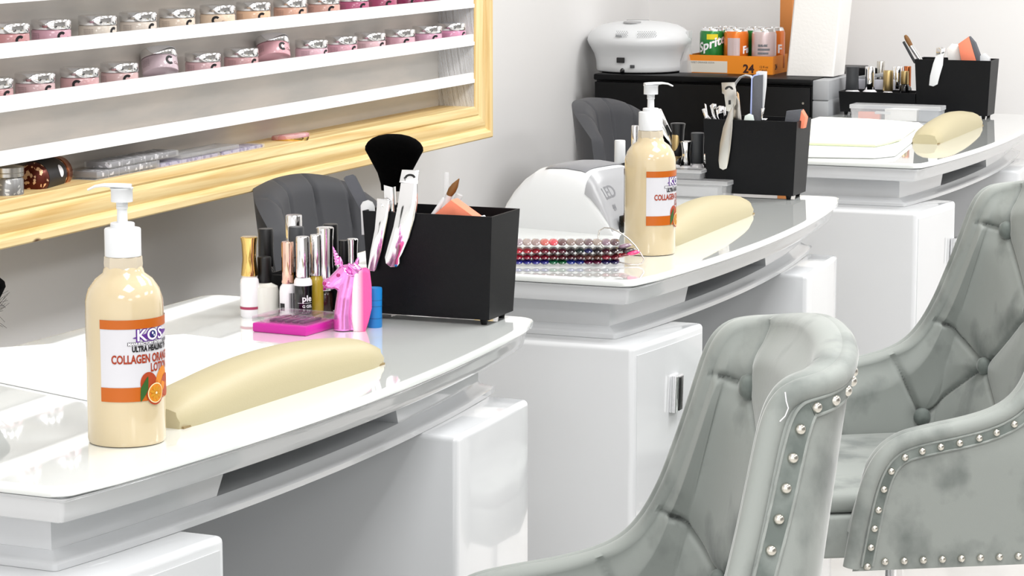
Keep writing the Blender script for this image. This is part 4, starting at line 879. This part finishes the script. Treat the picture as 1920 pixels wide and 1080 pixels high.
# upper edge of one half in (forward, height), front foot -> crest; forward is at seat level
EDGE = [(.33, .362), (.33, .44), (.326, .49), (.314, .522), (.29, .541), (.25, .550), (.195, .559), (.15, .571), (.120, .59), (.102, .62), (.091, .66), (.086, .70), (.082, .74), (.079, .78), (.076, .815), (.071, .833), (.062, .844), (.047, .848)]
def c_of_forward(f): return CL[0]+(.33-f) if f >= .10 else None
ED = []
for f, z in EDGE:
    ED.append((CL[0]+(.33-f), z))
c_end = ED[-1][0]
for i in range(1, 21): ED.append((c_end+(0-c_end)*i/20, (.848+.023*math.sin(PI/2*i/20))))
def resample(pl, n):
    ds = [0]
    for a, b in zip(pl, pl[1:]): ds.append(ds[-1]+math.hypot(b[0]-a[0], b[1]-a[1]))
    out = []; j = 0
    for i in range(n+1):
        t_ = ds[-1]*i/n
        while j < len(ds)-2 and ds[j+1] < t_: j += 1
        k = (t_-ds[j])/(ds[j+1]-ds[j]); out.append((pl[j][0]+(pl[j+1][0]-pl[j][0])*k, pl[j][1]+(pl[j+1][1]-pl[j][1])*k))
    return out
def round_poly(pl, it=2):
    for _ in range(it):
        q_ = [pl[0]]
        for a, b in zip(pl, pl[1:]): q_ += [(a[0]*.75+b[0]*.25, a[1]*.75+b[1]*.25), (a[0]*.25+b[0]*.75, a[1]*.25+b[1]*.75)]
        pl = q_+[pl[-1]]
    return pl
HALF = resample(round_poly(ED), 230)
FULL = HALF+[(-c, z) for c, z in reversed(HALF[:-1])]
NRM = []
for i in range(len(FULL)):
    a, b = FULL[max(i-2, 0)], FULL[min(i+2, len(FULL)-1)]; L_ = math.hypot(b[0]-a[0], b[1]-a[1]) or 1; NRM.append((-(b[1]-a[1])/L_, (b[0]-a[0])/L_))
BUT = [(-.187, .787), (.187, .787), (0, .68), (-.14, .57), (.14, .57), (0, .475), (.30, .472), (-.30, .472)]
SEAM = []
for k in (-1, 1):
    for a, b in (((.187, .787), (.205, .92)), ((.187, .787), (.37, .802)), ((.187, .787), (0, .68)), ((.14, .57), (0, .68)), ((.14, .57), (.39, .66)), ((.14, .57), (.30, .472)), ((.14, .57), (0, .475)), ((.30, .472), (.42, .65)), ((.30, .472), (.29, .40))):
        SEAM.append(((a[0]*k, a[1]), (b[0]*k, b[1])))
def segd(p_, a, b):
    ax, ay = b[0]-a[0], b[1]-a[1]; L2 = ax*ax+ay*ay; t_ = max(0, min(1, ((p_[0]-a[0])*ax+(p_[1]-a[1])*ay)/L2)); return math.hypot(p_[0]-a[0]-ax*t_, p_[1]-a[1]-ay*t_)
def inner_off(c, z, top):
    e = smooth01((top-z)/.05); pad = .020+.018*e; e = .35+.65*e
    ds = min(segd((c, z), a, b) for a, b in SEAM); db = min(math.hypot(c-x, z-y) for x, y in BUT)
    pad -= e*((.010*math.exp(-(ds/.0036)**2))+.006*math.exp(-(ds/.024)**2)) + .008*math.exp(-(db/.019)**2)*max(e, .4)
    return -pad
def make_velvet_chair(label, loc, rdeg):
    t = thing('velvet_chair', label, 'chair', loc, math.radians(rdeg), 'grey velvet client chairs')
    nv = 130
    g = G(); vs = [[g.bm.verts.new(shell_pt(c, ZB+(H-ZB)*j/30, .020)) for c, H in FULL] for j in range(31)]
    for j in range(30):
        for i in range(len(FULL)-1): g.bm.faces.new((vs[j][i], vs[j][i+1], vs[j+1][i+1], vs[j+1][i]))
    obj('outer_shell', g, M_velvet, t, 60)
    g = G(); vs = [[g.bm.verts.new(shell_pt(c, .40+(H-.40)*j/nv, inner_off(c, .40+(H-.40)*j/nv, H)) if H > .40 else shell_pt(c, H, -.016)) for c, H in FULL] for j in range(nv+1)]
    for k, (o_, dz) in enumerate(((-.017, .005), (-.010, .009), (0, .0105), (.010, .008), (.014, .002))):
        vs.append([g.bm.verts.new(shell_pt(c+nc*dz, H+nz*dz, o_)) for (c, H), (nc, nz) in zip(FULL, NRM)])
    for j in range(len(vs)-1):
        for i in range(len(FULL)-1): g.bm.faces.new((vs[j][i], vs[j][i+1], vs[j+1][i+1], vs[j+1][i]))
    obj('tufted_lining', g, M_velvet, t, 60)
    g = G(); g.tube([shell_pt(c, z-.003, .0125) for c, z in FULL], .0125, 14); obj('edge_roll', g, M_velvet, t, 60)
    def inset(d):                       # line running d inside the edge, in the unrolled wall
        out = []
        for i, (c, z) in enumerate(FULL):
            a, b = FULL[max(i-2, 0)], FULL[min(i+2, len(FULL)-1)]; L_ = math.hypot(b[0]-a[0], b[1]-a[1]) or 1
            out.append((c+(b[1]-a[1])/L_*d, z-(b[0]-a[0])/L_*d))
        return [p_ for p_ in out]
    i1, i2, im = inset(.012), inset(.028), inset(.020)
    g = G(); va = [g.bm.verts.new(shell_pt(c, max(z, ZB), .0225)) for c, z in i1]; vb = [g.bm.verts.new(shell_pt(c, max(z, ZB), .0225)) for c, z in i2]
    for i in range(len(va)-1): g.bm.faces.new((va[i], va[i+1], vb[i+1], vb[i]))
    obj('trim_band', g, M_velvetband, t, 60)
    g = G()
    for ln in (i1, i2): g.tube([shell_pt(c, max(z, ZB), .0218) for c, z in ln], .0018, 6)
    obj('piping', g, M_velvet, t, 60)
    # nailheads along the band and the lower rim
    spots = []; acc = .03
    for a, b in zip(im, im[1:]):
        A, B = shell_pt(a[0], a[1], .023), shell_pt(b[0], b[1], .023); acc += (B-A).length
        if acc >= .027 and a[1] > ZB+.005: spots.append(a); acc = 0
    c = CL[0]+.045
    while c < CL[-1]-.05: spots.append((c, ZB+.013)); c += .0285
    g = G(); r_ = .0057; g.lathe([(r_, -.001), (r_*.97, .0012), (r_*.8, .0032), (r_*.45, .0046), (.0001, .005)], 12)
    first = None
    for c, z in spots:
        p_ = shell_pt(c, z, .0222); q_ = shell_pt(c, z, .05); d = (q_-p_).normalized()
        if first is None: first = o = obj('nailhead', g, M_nickel, t, 60); o['label'] = 'shiny nickel nailhead'
        else: o = first.copy(); C.objects.link(o); o.parent = t
        o.matrix_local = Matrix.Translation(p_) @ d.to_track_quat('Z', 'Y').to_matrix().to_4x4()
    g = G(); g.lathe([(.0135, -.003), (.0145, .003), (.0130, .008), (.008, .0118), (.0001, .0130)], 20); first = None
    for c, z in BUT:
        o_ = inner_off(c, z, 1); p_ = shell_pt(c, z, o_); d = (shell_pt(c, z, o_-.03)-p_).normalized()
        if first is None: first = o = obj('button', g, M_velvetband, t, 60)
        else: o = first.copy(); C.objects.link(o); o.parent = t
        o.matrix_local = Matrix.Translation(p_+d*.012) @ d.to_track_quat('Z', 'Y').to_matrix().to_4x4()
    # seat
    pl = [(-.42, -.19), (-.41, -.205), (-.10, -.215), (.0, -.15), (.02, 0), (.0, .15), (-.10, .215), (-.41, .205), (-.42, .19)]
    g = G(); g.prism(pl, .4225, .452, None, .012, 4); obj('seat_cushion', g, M_velvet, t, 60)
    pl2 = [(x-.004*(x < -.3), y*1.02) for x, y in pl]
    g = G(); g.prism(pl2, ZB+.002, .421, None, .006, 2); obj('seat_base', g, M_velvet, t, 60)
    o = None
    for k in range(12):
        o = bpy.data.objects.new('nailhead', bpy.data.objects['nailhead'].data); C.objects.link(o); o.parent = t
        o.matrix_local = Matrix.Translation((-.4245, -.176+.032*k, ZB+.013)) @ Matrix.Rotation(-PI/2, 4, 'Y')
    g = G(); g.lathe([(.11, ZB-.012), (.11, ZB+.004)], 32, Matrix.Translation((-.18, 0, 0))); obj('swivel_plate', g, M_gblack, t)
    g = G(); g.lathe([(.014, .09), (.014, ZB-.01)], 20, Matrix.Translation((-.18, 0, 0))); g.lathe([(.024, .07), (.024, .22), (.015, .23)], 20, Matrix.Translation((-.18, 0, 0))); obj('gas_lift', g, M_chrome, t)
    for k in range(5):
        a = 2*PI*k/5+.3; e = Vector((-.18+.27*math.cos(a), .27*math.sin(a), .062))
        g = G(); g.tube([Vector((-.18, 0, .085)), e], [.018, .011], 10); l_ = obj('leg', g, M_chrome, t)
        g = G(); g.lathe([(.02, -.010), (.024, -.008), (.024, .008), (.02, .010)], 20, Matrix.Translation((e.x, e.y, .0245)) @ Matrix.Rotation(PI/2, 4, 'X')); obj('caster', g, M_gblack, l_)
    return t
ch1 = make_velvet_chair('grey velvet tufted chair nearest the camera, drawn up to the foreground table', (-.774, 2.56, 0), 26)
th = [PY(x, y, 2.36) for x, y in ((1480, 735), (1482, 752), (1486, 765), (1480, 780), (1470, 790))]
g = G(); g.tube([v-Vector(ch1.location) for v in th], .0006, 6); o = obj('loose_thread', g, M_twhite, ch1); o.matrix_parent_inverse = Matrix.Rotation(-math.radians(27), 4, 'Z'); o['label'] = 'loose white thread'
ch2 = make_velvet_chair('grey velvet tufted chair at the middle table, cut off by the right edge', (-.767, 3.98, 0), 31)

# ------------------------------------------------------------------ charcoal technician chairs against the wall
def make_tech_chair(label, x, y, zt, rdeg=0):
    t = thing('technician_chair', label, 'chair', (x, y, 0), math.radians(rdeg), 'charcoal technician chairs')
    W, zb = .235, .47
    def pt(u, v, o):                    # u -1..1 across, v 0..1 up
        a = u*1.15; R = .235; top = zt-.075*abs(u)**2.6; z = zb+(top-zb)*v
        return Vector((R*.62*(1-math.cos(a))*1.25-.05*v+ (o)*math.cos(a), R*1.0*math.sin(a)/math.sin(1.15)*(.90+.10*math.sin(PI*v*.8))-o*math.sin(a)*.8, z))
    seams = (-.62, -.22, .22, .62)
    def front_o(u, v):
        e = min(1, (1-abs(u))/.08)*min(1, (1-v)/.08+.05)
        return .012+.03*math.sqrt(max(e, 0))-.008*max(math.exp(-((u-s_*(1-.15*(1-v)))/.018)**2) for s_ in seams)
    g = G(); n, m = 90, 30
    f = [[g.bm.verts.new(pt(-1+2*i/n, j/m, front_o(-1+2*i/n, j/m))) for i in range(n+1)] for j in range(m+1)]
    b = [[g.bm.verts.new(pt(-1+2*i/n, j/m, -.012)) for i in range(n+1)] for j in range(m+1)]
    for j in range(m):
        for i in range(n): g.bm.faces.new((f[j][i], f[j][i+1], f[j+1][i+1], f[j+1][i])); g.bm.faces.new((b[j][i+1], b[j][i], b[j+1][i], b[j+1][i+1]))
        g.bm.faces.new((f[j][0], f[j+1][0], b[j+1][0], b[j][0])); g.bm.faces.new((f[j+1][n], f[j][n], b[j][n], b[j+1][n]))
    for i in range(n): g.bm.faces.new((f[m][i], f[m][i+1], b[m][i+1], b[m][i])); g.bm.faces.new((f[0][i+1], f[0][i], b[0][i], b[0][i+1]))
    obj('backrest', g, M_graycloth, t, 60)
    g = G(); g.prism([(.02, -.15), (.08, -.20), (.30, -.20), (.36, -.16), (.36, .16), (.30, .20), (.08, .20), (.02, .15)], .43, .51, None, .025, 4); obj('seat', g, M_graycloth, t, 60)
    g = G(); g.lathe([(.024, .07), (.024, .25), (.014, .26), (.014, .43)], 20, Matrix.Translation((.19, 0, 0))); obj('gas_lift', g, M_chrome, t)
    for k in range(5):
        a = 2*PI*k/5; e = Vector((.19+.22*math.cos(a), .22*math.sin(a), .05)); g = G(); g.tube([Vector((.19, 0, .08)), e], [.017, .010], 10); l_ = obj('leg', g, M_chrome, t)
        g = G(); g.lathe([(.018, -.010), (.024, -.008), (.024, .008), (.018, .010)], 20, Matrix.Translation((e.x, e.y, .0245)) @ Matrix.Rotation(PI/2, 4, 'X')); obj('caster', g, M_gblack, l_)
make_tech_chair('charcoal upholstered technician chair between shelf wall and middle table', -2.17, 4.37, .790)
make_tech_chair('charcoal upholstered technician chair in front of the black cabinet', -2.17, 6.02, .812)
# ------------------------------------------------------------------ light
def panel(x, y, sx, sy, w):
    l = bpy.data.lights.new('ceiling_panel_light', 'AREA'); l.shape = 'RECTANGLE'; l.size = sx; l.size_y = sy; l.energy = w
    l.color = (1, 1, 1)
    o = bpy.data.objects.new('ceiling_panel_light', l); C.objects.link(o); o.location = (x, y, ZC-.03)
for y, k in ((-.4, .85), (1.6, .85), (3.6, 1.05), (5.6, 1.35)):
    panel(-.35, y, .9, .9, 18*k); panel(1.9, y, .9, .9, 9*k)
w = bpy.data.worlds.new('world'); bpy.context.scene.world = w; w.use_nodes = True
w.node_tree.nodes['Background'].inputs[0].default_value = (1, 1, 1, 1); w.node_tree.nodes['Background'].inputs[1].default_value = .7
vs = bpy.context.scene.view_settings; vs.view_transform = 'Standard'; vs.look = 'None'; vs.gamma = 1; vs.exposure = 1.15; vs.use_curve_mapping = False
